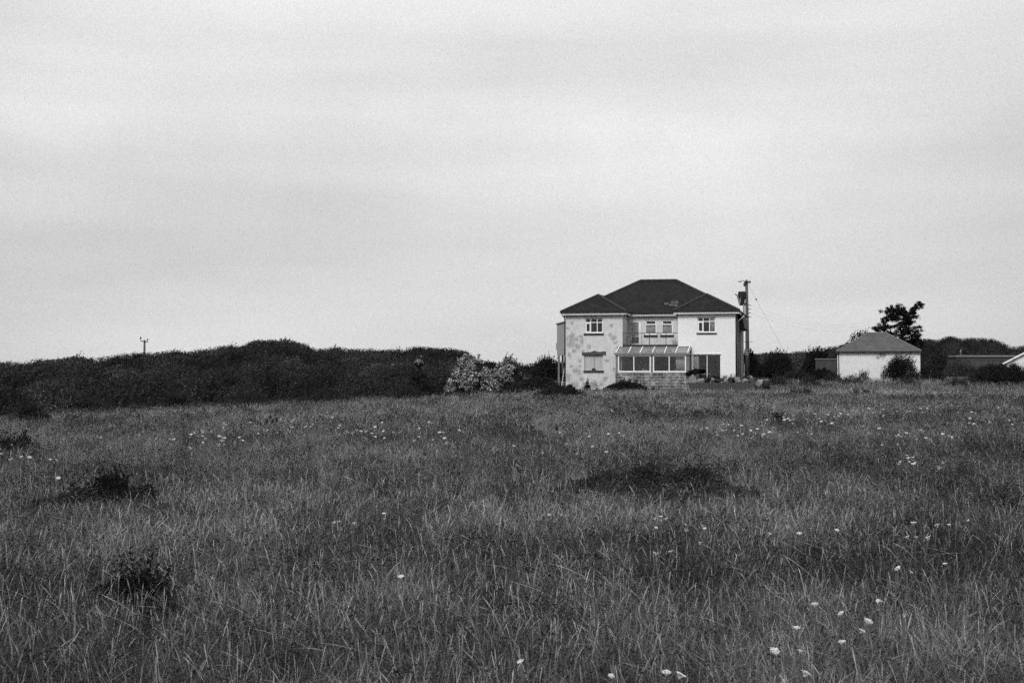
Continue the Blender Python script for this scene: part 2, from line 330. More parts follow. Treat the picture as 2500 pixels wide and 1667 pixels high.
wall_panel((4.095,2.8), (1,0), 3.90, -.3, E0, [sh(W1,4.095), sh(W2,4.095), sh(BD,4.095), (1.6,3.3,.2,2.2)], .28, m_recess, house)['label'] = 'grey stained wall of the recess behind the balcony'
wall_panel((8.0,2.795), (0,-1), 2.51, -.3, E0, [], .25, m_return, house)
wall_panel((8.0,0), (1,0), 4.0, -.3, E0, [sh(RU,8), sh(PD,8)], .28, m_right, house)['label'] = 'bright white wall of the right bay'
wall_panel((12.0,0.285), (0,1), 11.5, -.3, E0, [(3,3.8,3.6,4.8)], .28, m_side, house)
wall_panel((12.0,11.79), (-1,0), 12.0, -.3, E0, [(2,3.2,3.6,4.8),(7,8.2,3.6,4.8)], .28, m_right, house)
wall_panel((0,11.5), (0,-1), 11.21, -.3, E0, [(5,5.9,3.6,4.7)], .28, m_side, house)
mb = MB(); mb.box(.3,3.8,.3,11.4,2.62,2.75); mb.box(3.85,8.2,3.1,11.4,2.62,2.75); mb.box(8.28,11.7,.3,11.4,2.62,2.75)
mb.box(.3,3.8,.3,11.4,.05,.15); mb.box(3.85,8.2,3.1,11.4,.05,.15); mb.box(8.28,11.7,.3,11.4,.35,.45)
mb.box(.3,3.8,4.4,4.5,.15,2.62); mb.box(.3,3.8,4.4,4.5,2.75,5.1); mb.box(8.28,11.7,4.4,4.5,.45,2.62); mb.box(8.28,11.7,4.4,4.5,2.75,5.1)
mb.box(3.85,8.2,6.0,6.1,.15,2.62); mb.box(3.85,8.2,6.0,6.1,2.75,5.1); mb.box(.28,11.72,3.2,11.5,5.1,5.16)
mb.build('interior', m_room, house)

def window(rect, v, cols, rows, parent=house, sill=None, curtain=None, thick=.065, case=None, glassm=None, frame_m=None, dep=.07):
    u0, u1, w0, w1 = rect; mb = MB(); t = thick; y0, y1 = v+dep, v+dep+.06
    mb.box(u0,u0+t,y0,y1,w0,w1); mb.box(u1-t,u1,y0,y1,w0,w1); mb.box(u0+t,u1-t,y0,y1,w0,w0+t*1.25); mb.box(u0+t,u1-t,y0,y1,w1-t,w1)
    for c in cols: mb.box(c-t*.42,c+t*.42,y0+.002,y1-.002,w0+t*1.25,w1-t)
    ed = [u0+t]+[e for c in cols for e in (c-t*.42,c+t*.42)]+[u1-t]
    for r_ in rows:
        for k in range(0, len(ed), 2): mb.box(ed[k],ed[k+1],y0+.002,y1-.002,r_-t*.42,r_+t*.42)
    if case:
        a,b,c,d = case; k = .055; z0, z1 = y0-.025, y0-.001
        mb.box(a,a+k,z0,z1,c,d); mb.box(b-k,b,z0,z1,c,d); mb.box(a+k,b-k,z0,z1,c,c+k); mb.box(a+k,b-k,z0,z1,d-k,d)
    f = mb.build('window', frame_m or m_white, parent)
    p = MB(); p.box(u0+t*.5,u1-t*.5,y0+.025,y0+.033,w0+t*.5,w1-t*.5); p.build('pane', glassm or m_glass, f)
    if sill: s = MB(); s.box(sill[0],sill[1],v-.07,v+.0,sill[2],sill[3]); s.build('sill', m_sill, f)
    for (a,b,c,d,mm) in (curtain or []):
        k = MB(); n = max(6, int((b-a)/.045)); vs = []
        for i in range(n+1):
            x = a+(b-a)*i/n; y = v+.19+.03*math.sin(i*1.9)+.012*math.sin(i*.7); vs += [(x,y,c),(x,y,d)]
        k.add(vs, [(2*i,2*i+2,2*i+3,2*i+1) for i in range(n)]); ko = k.build('curtain', mm, f, smooth=True)
        sm = ko.modifiers.new('thick', 'SOLIDIFY'); sm.thickness = .006
    return f
window(LU, 0, (1.80, 2.27), (4.63,), sill=(1.31,2.75,3.74,3.86), case=(1.455,1.785,3.95,4.60))
window(RU, 0, (9.77, 10.21), (4.64,), sill=(9.31,10.71,3.755,3.85), case=(9.42,9.755,3.93,4.61), curtain=[(10.25,10.62,3.9,4.9,m_curtain)])
for Wn in (W1, W2):
    window(Wn, 2.8, (), (4.53,), sill=(Wn[0]-.09,Wn[1]+.07,3.66,3.80), curtain=[(Wn[0]-.1,Wn[1]+.1,3.75,4.5,m_curtain)], case=(Wn[0]+.05,Wn[1]-.05,4.55,4.84), thick=.075)
f = window(PD, 0, (10.03,), (), thick=.055, curtain=[(9.05,9.45,.5,2.3,m_curtain)]); f.name = 'patio_door'
mb = MB(); mb.box(8.80,9.018,-.02,.03,.5,2.35); mb.box(8.80,11.05,-.03,.0,2.352,2.40); mb.build('door_surround', m_white, house)
# boarded lower left window
mb = MB(); mb.box(1.36,2.02,.10,.13,1.22,2.30); mb.box(2.05,2.70,.105,.135,1.22,2.30); bd = mb.build('window_boarding', m_board, house)
mb = MB(); mb.box(1.29,2.75,-.09,0,1.10,1.21); mb.blob((2.03,.02,1.26),(.15,.06,.12),.3,3); mb.build('sill', m_sill, bd)
mb = MB(); n = 12; top = [2.50,2.52,2.5,2.53,2.52,2.55,2.62,2.60,2.53,2.54,2.55,2.57,2.56]; bot = [2.32,2.3,2.35,2.33,2.34,2.33,2.35,2.33,2.34,2.33,2.35,2.36,2.3]
for i in range(n):
    a, b = 1.18+1.72*i/n, 1.18+1.72*(i+1)/n
    mb.add([(a,-.06,bot[i]),(b,-.06,bot[i+1]),(b,-.06,top[i+1]),(a,-.06,top[i]),(a,-.001,bot[i]),(b,-.001,bot[i+1]),(b,-.001,top[i+1]),(a,-.001,top[i])],
           [(0,1,2,3),(3,2,6,7),(1,0,4,5)]+([(0,3,7,4)] if i == 0 else [])+([(1,5,6,2)] if i == n-1 else []))
mb.build('lintel', m_lintel, bd)
# balcony door
u0,u1,w0,w1 = BD; mb = MB(); a = 4.37; mb.box(a-.17,a,2.83,2.9,w0,w1); mb.box(4.89,5.06,2.83,2.9,w0,w1); mb.box(a,4.89,2.83,2.9,w1-.09,w1); mb.box(a,4.89,2.83,2.9,w0,w0+.14); mb.box(a,4.89,2.835,2.895,3.66,3.70)
bdo = mb.build('balcony_door', m_white, house); mb = MB(); mb.box(4.38,4.88,2.86,2.87,3.70,w1-.05); mb.build('pane', m_glass, bdo); mb = MB(); mb.box(4.38,4.80,2.855,2.875,w0+.13,3.66); mb.build('lower_panel', m_midgrey, bdo)
mb = MB(); mb.box(4.80,4.885,2.85,2.87,w0+.13,3.655); mb.build('gap_shadow_strip', m_dark, bdo); bdo.children[-1].name = 'painted_gap_shadow'  # the dark strip paints in the shadow of the door gap
mb = MB(); mb.box(4.37,4.89,2.95,2.97,3.06,4.79); mb.build('curtain', m_curtain, bdo)
# balcony and railing
mb = MB(); mb.box(4.092,7.998,.03,2.79,2.84,3.03); bal = mb.build('balcony', m_dark, house)
mb = MB(); mb.tube([(4.10,.12,3.85),(7.99,.12,3.85)],.022,6)
mb.build('rail', m_darkgrey, bal)
for u in (4.9, 5.99, 7.15):
    mb = MB(); mb.bar((u,.12,3.03),(u,.12,3.84),.045,.045); mb.build('railing_post', m_darkgrey, bal)

# roof
e = 5.40; LZ = e+.55*2.34; RZ = e+.518*2.4; RG = e+.55*4.8
A=(2.04,2.04,LZ); B=(2.04,4.84,LZ); A2=(9.9,1.99,RZ); B2=(9.9,4.76,RZ); Lp=(4.5,7.3,RG); Rp=(7.2,7.3,RG)
c = dict(fl=(-.3,-.3,e), fr=(4.38,-.3,e), rl=(4.38,2.5,e), rr=(7.7,2.5,e), gl=(7.7,-.3,e), gr=(12.3,-.3,e), br=(12.3,12.1,e), bl=(-.3,12.1,e))
faces = [[c['fl'],c['fr'],A],[c['fr'],c['rl'],B,A],[c['rl'],c['rr'],B2,Rp,Lp,B],[c['gl'],A2,B2,c['rr']],[c['gl'],c['gr'],A2],[c['gr'],c['br'],Rp,B2,A2],[c['br'],c['bl'],Lp,Rp],[c['bl'],c['fl'],A,B,Lp]]
def roof_mesh(name, faces, mat, parent, outline, drop=.07):
    me = bpy.data.meshes.new(name); vs = []; fs = []; uvs = []
    for f in faces:
        nrm = (Vector(f[1])-Vector(f[0])).cross(Vector(f[2])-Vector(f[0])).normalized()
        if nrm.z < 0: f = f[::-1]; nrm = -nrm
        hx = Vector((0,0,1)).cross(nrm).normalized(); hy = nrm.cross(hx); n0 = len(vs)
        vs += f; fs.append(tuple(range(n0, n0+len(f)))); uvs += [(Vector(p).dot(hx), Vector(p).dot(hy)) for p in f]
    for i in range(len(outline)):
        p, q2 = outline[i], outline[(i+1) % len(outline)]; n0 = len(vs)
        vs += [p, q2, (q2[0],q2[1],q2[2]-drop), (p[0],p[1],p[2]-drop)]; fs.append((n0,n0+3,n0+2,n0+1)); uvs += [(0,0),(1,0),(1,.1),(0,.1)]
    n0 = len(vs); vs += [(p[0],p[1],p[2]-drop) for p in outline]; fs.append(tuple(range(n0, n0+len(outline)))[::-1]); uvs += [(0,0)]*len(outline)
    me.from_pydata(vs, [], fs); ul = me.uv_layers.new(name='UVMap')
    for lp in me.loops: ul.data[lp.index].uv = uvs[lp.vertex_index]
    me.materials.append(mat); o = bpy.data.objects.new(name, me); COL.objects.link(o); o.parent = parent; return o
outl = [c[k] for k in ('fl','fr','rl','rr','gl','gr','br','bl')]
roof = roof_mesh('roof', faces, m_tile, house, outl)
mb = MB(); up = Vector((0,0,.03))
for p, q2 in ((c['fl'],A),(c['fr'],A),(A,B),(c['gl'],A2),(c['gr'],A2),(A2,B2),(B,Lp),(B2,Rp),(Lp,Rp),(Lp,c['bl']),(Rp,c['br'])):
    p, q2 = Vector(p)+up, Vector(q2)+up; n = max(2, int((q2-p).length/.42))
    for i in range(n):
        a, b = p.lerp(q2, i/n), p.lerp(q2, (i+.96)/n); mb.tube([a, b], [.075,.068], 7)
mb.build('ridge_tiles', m_ridge, roof)
mb = MB()
for k in range(7):
    u = 7.0+random.uniform(-.35,.45); v = 3.4+random.uniform(-.15,.6); w = e+.55*(v-2.5)+.035
    mb.add([(u,v,w),(u+.3,v,w),(u+.3,v+.25,w+.1375),(u,v+.25,w+.1375),(u,v,w-.05),(u+.3,v,w-.05),(u+.3,v+.25,w+.06),(u,v+.25,w+.06)], [(0,1,2,3),(0,4,5,1),(1,5,6,2),(2,6,7,3),(3,7,4,0)])
mb.build('patched_tiles', m_pale_tile, roof)
# eaves: white fascia, black gutter, soffit
fas = [(-.27,-.27),(4.35,-.27),(4.35,2.53),(7.73,2.53),(7.73,-.27),(12.27,-.27),(12.27,12.07),(-.27,12.07)]
mf, mg = MB(), MB()
for i in range(8):
    p, q2 = fas[i], fas[(i+1) % 8]; dx, dy = (np.sign(q2[0]-p[0]), np.sign(q2[1]-p[1])); z = .001*i
    mf.bar((p[0]+dx*.012,p[1]+dy*.012,5.235+z),(q2[0]-dx*.012,q2[1]-dy*.012,5.235+z),.025,.15)
    ox, oy = dy*.06, -dx*.06
    mg.bar((p[0]+ox-dx*.05,p[1]+oy-dy*.05,5.345+z),(q2[0]+ox+dx*.05,q2[1]+oy+dy*.05,5.345+z),.09,.075)
mf.build('fascia', m_white, house); mg.build('gutter', m_dark, house)
mb = MB(); mb.box(-.25,4.33,-.25,-.002,5.165,5.175); mb.box(7.75,12.25,-.25,-.002,5.165,5.175); mb.box(4.12,7.97,2.55,2.795,5.165,5.175); mb.box(12.003,12.25,.0,12.0,5.165,5.175); mb.box(-.25,-.003,.0,12.0,5.165,5.175)
mb.build('soffit', m_darkgrey, house)
def pipe(pts, r, mat, name='downpipe'): MB().tube(pts, r, 8).build(name, mat, house, smooth=True)
pipe([(-.05,-.06,5.2),(-.05,-.06,-.2)],.045,m_dark); pipe([(-.28,-.28,5.3),(-.22,-.2,5.15),(-.05,-.06,4.95)],.04,m_dark)
pipe([(12.06,.1,5.0),(12.06,.1,.3)],.05,m_dark); pipe([(12.14,1.4,4.65),(12.12,1.4,.35)],.06,m_midgrey); pipe([(12.5,2.2,5.1),(12.13,1.35,4.7)],.035,m_white)
pipe([(12.1,4.5,4.4),(12.1,4.5,.4)],.05,m_midgrey)
# dark lean-to canopy down the right side, vent pipe with forked cowl
mb = MB()
mb.add([(12.285,3.0,5.30),(12.32,3.0,5.22),(12.02,3.0,4.25),(12.50,3.0,4.25),(12.285,9.5,5.30),(12.32,9.5,5.22),(12.02,9.5,4.25),(12.50,9.5,4.25)], [(0,1,3,2)[::-1],(4,5,7,6),(1,5,7,3),(2,3,7,6),(0,4,5,1)])
mb.build('side_canopy', m_dark, house)
pipe([(12.15,9.2,4.2),(12.15,9.2,6.25)],.07,m_midgrey,'vent_pipe')
mb = MB(); mb.tube([(12.15,9.2,6.2),(11.98,9.2,6.35),(11.96,9.2,6.62)],.05,7); mb.tube([(12.15,9.2,6.2),(12.28,9.2,6.33),(12.4,9.2,6.35)],.055,7); mb.build('vent_cowl', m_dark, house)
mb = MB(); mb.bar((12.28,10.5,2.4),(12.28,10.5,2.9),.25,.25); mb.build('meter_box', m_dirtywhite, house)
mb = MB(); mb.tube([(12.25,4,1.75),(12.42,4,1.7),(12.42,4,.9),(12.52,4,.55)],.025,6); mb.tube([(12.35,4,1.0),(12.5,4,.5)],.055,6); mb.build('waste_pipe', m_dirtywhite, house)
# conservatory
con = MB(); con.box(3.83,8.95,-1.8,-1.62,-.35,1.08); con.box(3.83,4.0,-1.619,-.003,-.35,1.08); con.box(8.78,8.95,-1.619,-.003,-.35,1.08)
cw = con.build('conservatory_wall', m_block, house)
mb = MB()
for a in (3.84, 6.29, 8.73): mb.box(a, a+(.15 if a < 8 else .22), -1.77,-1.65,1.081,2.26)
mb.box(3.80,8.98,-1.86,-1.62,2.262,2.41); mb.box(3.70,8.93,-.12,-.004,2.80,2.90)
mb.box(3.84,3.95,-.13,-.005,1.081,2.75); mb.box(8.83,8.95,-.13,-.005,1.081,2.75); mb.bar((3.9,-1.62,2.34),(3.9,-.13,2.34),.08,.12); mb.bar((8.89,-1.62,2.34),(8.89,-.13,2.34),.08,.12)
mb.build('conservatory_frame', m_midgrey, house)
for (r_, mcol) in (((4.0,6.285,1.085,2.258),5.11),((6.445,8.72,1.085,2.258),7.56)):
    fw = window(r_, -1.80, (mcol,), (), thick=.075, dep=.02); fw.name = 'conservatory_window'
    if mcol > 6:
        mb = MB(); n = 16
        mb.add([p for i in range(n+1) for p in ((8.0+.62*i/n,-1.45+.03*math.sin(i*1.7),1.12),(8.0+.62*i/n,-1.45+.03*math.sin(i*1.7),2.22))], [(2*i,2*i+2,2*i+3,2*i+1) for i in range(n)])
        k = mb.build('curtain', m_curtain, fw, smooth=True)
    else:
        mb = MB(); n = 5
        mb.add([p for i in range(n+1) for p in ((4.22+.12*i/n,-1.4+.03*math.sin(i*1.7),1.12),(4.22+.12*i/n,-1.4+.03*math.sin(i*1.7),2.22))], [(2*i,2*i+2,2*i+3,2*i+1) for i in range(n)])
        k = mb.build('curtain', m_midgrey, fw, smooth=True)
    k.modifiers.new('thick', 'SOLIDIFY').thickness = .006
mb = MB(); mb.add([(3.82,-1.80,2.415),(8.96,-1.80,2.415),(8.96,-.06,2.86),(3.82,-.06,2.86),(3.82,-1.80,2.40),(8.96,-1.80,2.40),(8.96,-.06,2.845),(3.82,-.06,2.845)], [(0,1,2,3),(7,6,5,4),(0,4,5,1),(1,5,6,2),(2,6,7,3),(3,7,4,0)])
cr = mb.build('conservatory_roof', m_rglass, house)
for u in (3.86,4.73,5.55,6.40,7.24,8.01,8.84):
    mb = MB(); mb.bar((u,-1.84,2.435),(u,-.10,2.88),.06,.05); mb.build('glazing_bar', m_white, cr)
mb = MB(); mb.box(4.0,8.77,-1.6,-.0,.02,.1); mb.build('conservatory_floor', m_conc, house)
mb = MB(); mb.bar((3.70,-1.95,2.18),(3.83,-1.80,2.26),.05,.07); mb.build('gutter_spout', m_white, house)
# clutter on the inner window board
mb = MB(); mb.box(5.5,6.25,-1.60,-1.40,1.09,1.12); mb.lathe((5.72,-1.5,1.121),[(.05,0),(.10,.05),(.12,.15),(.06,.2)],10); mb.blob((5.95,-1.5,1.2),(.14,.08,.08),.2,5); k = mb.build('windowsill_crockery', m_dirtywhite, cw)
# clad porch on stilts on the left side
pr = MB(); pr.add([(-1.28,3.6,2.35),(-.003,3.6,2.35),(-.003,3.6,4.95),(-1.28,3.6,4.62),(-1.28,5.4,2.35),(-.003,5.4,2.35),(-.003,5.4,4.95),(-1.28,5.4,4.62)], [(0,1,2,3),(7,6,5,4),(4,0,3,7),(3,2,6,7),(5,1,0,4)])
porch = pr.build('side_porch', m_clad, house)
mb = MB(); mb.add([(-1.36,3.5,4.63),(-.003,3.5,4.98),(-.003,5.5,4.98),(-1.36,5.5,4.63),(-1.36,3.5,4.69),(-.003,3.5,5.04),(-.003,5.5,5.04),(-1.36,5.5,4.69)], [(3,2,1,0),(4,5,6,7),(0,1,5,4),(3,0,4,7),(2,3,7,6)]); mb.build('porch_roof', m_midgrey, porch)
mb = MB(); mb.lathe((-1.36,4.6,2.75),[(.12,0),(.17,.1),(.17,.5),(.1,.6)],10); mb.build('wall_lamp_box', m_clad, porch)
for y in (3.68, 5.32):
    mb = MB(); mb.bar((-1.15,y,-.3),(-1.15,y,2.35),.13,.13); mb.build('porch_post', m_midgrey, porch)
mb = MB(); mb.bar((-.95,3.7,.0),(-.95,5.6,2.2),.05,.16); mb.bar((-.25,3.7,.0),(-.25,5.6,2.2),.05,.16)
for i in range(9): mb.box(-.93,-.27,3.75+.2*i,3.95+.2*i,.12+.23*i,.15+.23*i)
mb.build('porch_steps', m_dirtywhite, porch)
mb = MB(); mb.bar((-.5,3.5,.1),(-.42,3.5,1.5),.12,.03); mb.bar((-.75,3.45,.1),(-.6,3.45,.9),.1,.03); mb.build('leaning_boards', m_board, porch)

# terrace
mb = MB(); mb.box(8.96,13.4,-2.3,-.003,-.3,.36); mb.box(12.0,13.4,-.003,4,-.3,.35)
t = mb.build('terrace', m_darkgrey, None, bevel=.015); t.location = HO; t.rotation_euler = (0,0,-HT); tag(t, 'dark raised concrete terrace in front of the patio door', 'terrace')

# ------------------------------------------------------------------ shed
ST = R(15); SO = Vector((25.75,112.6,1.9))
shed = empty('outbuilding', SO, -ST, 'white rendered single storey outbuilding with grey hipped roof', 'outbuilding')
def s2w(u, v, w=0):
    cc, s = math.cos(ST), math.sin(ST); return Vector((SO.x+u*cc+v*s, SO.y-u*s+v*cc, SO.z+w))
for (o, d, ln) in (((0,0),(1,0),6.32),((6.32,.25),(0,1),4.8),((6.32,5.3),(-1,0),6.32),((0,5.05),(0,-1),4.8)): wall_panel(o, d, ln, -.6, 2.28, [], .24, m_shedw, shed)
se = 2.36; sc = [(-.1,-.15,se),(6.42,-.15,se),(6.42,5.45,se),(-.1,5.45,se)]; S1=(2.38,2.65,3.86); S2=(3.72,2.65,3.86)
sr = roof_mesh('roof', [[sc[0],sc[1],S2,S1],[sc[1],sc[2],S2],[sc[2],sc[3],S1,S2],[sc[3],sc[0],S1]], m_tile2, shed, sc, .06)
mb = MB()
for p, q2 in ((sc[0],S1),(sc[1],S2),(S1,S2),(sc[2],S2),(sc[3],S1)): mb.tube([Vector(p)+up*.7, Vector(q2)+up*.7], .05, 6)
mb.build('ridge_tiles', m_midgrey, sr)
mb = MB(); mb.bar((-.12,-.2,2.31),(6.4,-.2,2.31),.08,.085); mb.build('gutter', m_dark, shed)
mb = MB(); mb.tube([(.10,-.06,2.27),(.14,-.06,-.4)],.035,6); mb.build('downpipe', m_dark, shed)
mb = MB(); mb.tube([(-.06,-.05,2.29),(-.06,-.05,-.5)],.03,6); mb.build('downpipe', m_dark, shed)
mb = MB(); mb.box(-.1,6.4,-.13,-.004,2.23,2.27); mb.build('fascia', m_white, shed)

# ------------------------------------------------------------------ poles
def at(px, D): return (px-1250)/3472.2*D
def zat(py, D): return 2.4+(915-py)/3472.2*D
D = 116.0; x = at(1825.5, D); zb = tz(x, D); zt = zat(685, D); lx = -.07
pole = empty('utility_pole', (x, D, zb), 0, 'tall timber electricity pole with transformer beside the house', 'utility pole')
h = zt-zb
MB().tube([(0,0,-.3),(lx*.5,0,h*.5),(lx,0,h)],[.17,.15,.11],12).build('post', m_wood, pole, smooth=True)
mb = MB(); mb.bar((lx-.22,-.16,h-.1),(lx+.3,-.16,h-.16),.1,.12); mb.tube([(lx-.75,-.1,h-.10),(lx-.2,-.1,h-.02)],.018,6); mb.tube([(lx-.62,-.1,h-.09),(lx-.45,-.1,h-.06)],.045,6); mb.build('crossarm', m_dark, pole)
for mb in (MB().lathe((lx+.25,-.16,h-.1),[(.03,0),(.06,.04),(.04,.1)],8), MB().lathe((lx,-.05,h),[(.03,0),(.07,.05),(.03,.1)],8), MB().blob((lx-.2,-.15,h-.33),(.1,.1,.16),.05,2)): mb.build('insulator', m_porc, pole)
mb = MB(); mb.lathe((lx-.40,-.1,h-1.95),[(.17,0),(.22,.08),(.24,.35),(.30,.6),(.31,1.0),(.25,1.06)],12); mb.bar((lx-.1,-.1,h-1.2),(lx-.75,-.1,h-1.15),.08,.08); mb.bar((lx-.1,-.1,h-1.98),(lx-.6,-.1,h-1.98),.1,.1)
tf = mb.build('transformer', m_dark, pole); mb = MB(); mb.tube([(lx-.98,-.3,h-1.1),(lx-.8,-.3,h-1.25),(lx-.62,-.3,h-1.9)],[.06,.05,.08],7); mb.tube([(lx-.62,-.3,h-1.9),(lx-.52,-.3,h-1.3)],.05,6); mb.build('bushing', m_steel, tf)
for k in range(4): MB().bar((lx+.1,-.1,h-2.0-.32*k),(lx+.34,-.1,h-2.02-.32*k),.04,.05).build('bracket', m_dark, pole)
zc = zat(834, D)-zb; mb = MB(); mb.bar((-.42,-.17,zc),(.38,-.17,zc-.02),.03,.035); mb.build('climbing_guard', m_darkgrey, pole)
mb = MB(); gx0 = Vector((lx+.1,0,h-.25)); gx1 = Vector((4.4,.5,0)); mb.tube([gx0,gx1],.007,5); p = gx0.lerp(gx1,.15); mb.tube([p,gx0.lerp(gx1,.168)],.05,6); mb.build('guy_wire', m_darkgrey, pole)
mb = MB()
for (z0, dx, dy, z1, sag) in ((h-2.0, 17, 30, h-2.3, .8), (h-2.3, 17, 30, h-2.6, .8), (h-2.65, 17, 30, h-2.9, .8)):
    mb.tube([(lx+.3+dx*t_, dy*t_, z0+(z1-z0)*t_-sag*4*t_*(1-t_)) for t_ in np.linspace(0,1,14)], .0032, 4)
mb.build('service_wire', m_steel, pole)
D = 165.0; x = at(352.3, D); zb = tz(x, D); h = zat(830, D)-zb
pole2 = empty('utility_pole', (x, D, zb), 0, 'small distant timber pole with two insulators above the scrub ridge', 'utility pole')
MB().tube([(0,0,-.3),(.02,0,h)],[.15,.11],10).build('post', m_wood, pole2, smooth=True)
mb = MB(); mb.bar((-.42,-.12,h-.12),(.44,-.12,h-.2),.09,.10); mb.build('crossarm', m_dark, pole2)
for dx, hh in ((-.40,.5),(.40,.28)):
    mb = MB(); mb.tube([(dx,-.12,h-.15),(dx,-.12,h-.15+hh*.5)],.025,6); mb.lathe((dx,-.12,h-.15+hh*.5),[(.06,0),(.10,hh*.15),(.08,hh*.4),(.05,hh*.55)],8); mb.build('insulator', m_porc, pole2)

# ------------------------------------------------------------------ leaves
def leaf_geo(C, size, up_bias=.3, asp=.55, r=rng):
    n = len(C); size = np.broadcast_to(size, (n,)).reshape(n, 1)
    nr = r.normal(size=(n,3)); nr[:,2] += up_bias; nr /= np.linalg.norm(nr, axis=1, keepdims=True)
    a = np.cross(nr, r.normal(size=(n,3))); a /= np.linalg.norm(a, axis=1, keepdims=True)+1e-9; b = np.cross(nr, a)
    V = np.stack([C-a*size*.5, C+b*size*asp*.5+nr*size*.08, C+a*size*.5, C-b*size*asp*.5+nr*size*.08], 1).reshape(-1,3)
    return V, np.arange(4*n).reshape(-1,4)
def dome_pts(n, c, rad, r=rng, lower=-.35, inner=.55):
    d = r.normal(size=(int(n*2.2)+8,3)); d /= np.linalg.norm(d, axis=1, keepdims=True); d = d[d[:,2] > lower][:n]
    k = inner+(1-inner)*r.random((len(d),1))**.4
    k *= 1+.16*np.sin(d[:,:1]*7+c[0]*3)*np.cos(d[:,1:2]*6+c[1]*2)
    return np.asarray(c)+d*k*np.asarray(rad)
def sprigs(base, length, r=rng, lean=(.25,.05,1), n=9):
    """upright wind-blown shoots, a line of leaves each"""
    m = len(base); t_ = np.linspace(.05,1,n)[None,:,None]; d = np.asarray(lean)+r.normal(size=(m,1,3))*np.array([.3,.3,.15])
    P = base[:,None,:]+d*t_*np.broadcast_to(length,(m,))[:,None,None] + r.normal(size=(m,n,3))*.022
    return P.reshape(-1,3)
def shrub(name, label, cat, loc, lumps, nleaf, size, tone, parent_group=None, shoots=0, shoot_len=.4, stems=True, tv=.35, mat=None, twigs=(), lower=-.35, inner=.5, lean=(.25,.05,1)):
    """lumps: (dx,dy,dz,rx,ry,rz) round loc; every shrub is a thing with foliage and stems"""
    r = np.random.default_rng(abs(hash(tuple(loc)))%99991 if False else int(abs(loc[0]*131+loc[1]*17+len(lumps)*7)) % 99991)
    root = empty(name, loc, 0, label, cat, parent_group)
    ar = np.array([l[3]*l[4]+l[3]*l[5] for l in lumps]); ar = ar/ar.sum(); pts = []; tn = []
    for l, a in zip(lumps, ar):
        q_ = dome_pts(int(nleaf*a), l[:3], l[3:], r, lower, inner); pts.append(q_); tn.append(tone*(1+tv*r.normal(size=len(q_))*.6)*r.uniform(.8,1.25))
    if shoots:
        al = np.concatenate(pts); top = al[al[:,2] > np.quantile(al[:,2], .72)]; sel = top[r.integers(0, len(top), shoots)]
        s = sprigs(sel, shoot_len*r.uniform(.4,1.1,shoots), r, lean); pts.append(s); tn.append(tone*r.uniform(.7,1.2,len(s)))
    pts = np.concatenate(pts); tn = np.clip(np.concatenate(tn), .006, .8)
    keep = pts[:,2] > -.1; pts = pts[keep]; tn = tn[keep]
    V, Q = leaf_geo(pts, size*r.uniform(.6,1.35,len(pts)), r=r); np_obj('foliage', V, Q, mat or m_leaf, root, np.repeat(tn*.85, 4))
    if stems:
        mb = MB()
        for k, l in enumerate(lumps[:7]):
            mb.tube([(l[0]*.15,l[1]*.15,-.15),(l[0]*.6,l[1]*.6,max(.1,l[2]*.55)),(l[0],l[1],max(.2,l[2]))],[.05,.035,.015],5)
        for tw in twigs: mb.tube(tw, [.03]+[.012]*(len(tw)-1), 5)
        mb.build('stems', m_bark, root)
    return root
def bush(px, pyt, pyb, D, wpx, label, n=7, nleaf=5000, size=.13, tone=.035, shoots=40, shoot_len=.45, cat='shrub', name='shrub', seed=1, depth=.8, skew=0, zb=None, **k):
    """a shrub whose crown is about wpx wide on the photograph at distance D, from height pyt down to the ground"""
    q_ = random.Random(seed); x = at(px, D); z0 = tz(x, D) if zb is None else zb; H = zat(pyt, D)-z0; Wd = wpx/3472.2*D; lumps = []
    for i in range(n):
        f = (i+.5)/n*2-1; hh = H*(1-.5*(abs(f-skew)/(1+abs(skew)))**2)*q_.uniform(.82,1.0); rx = Wd*q_.uniform(.20,.30); rz = min(hh*q_.uniform(.38,.5), rx*1.25)
        lumps.append((f*(Wd/2-rx*.8), q_.uniform(-.5,.5)*depth*Wd*.4, hh-rz*.98, rx, rx*q_.uniform(.8,1.1), rz))
        lumps.append((f*(Wd/2-rx*.6), q_.uniform(-.6,.2)*depth*Wd*.4, hh*.38, rx*1.1, rx, hh*.42))
    return shrub(name, label, cat, (x, D, z0), lumps, nleaf, size, tone, shoots=shoots, shoot_len=shoot_len, **k)

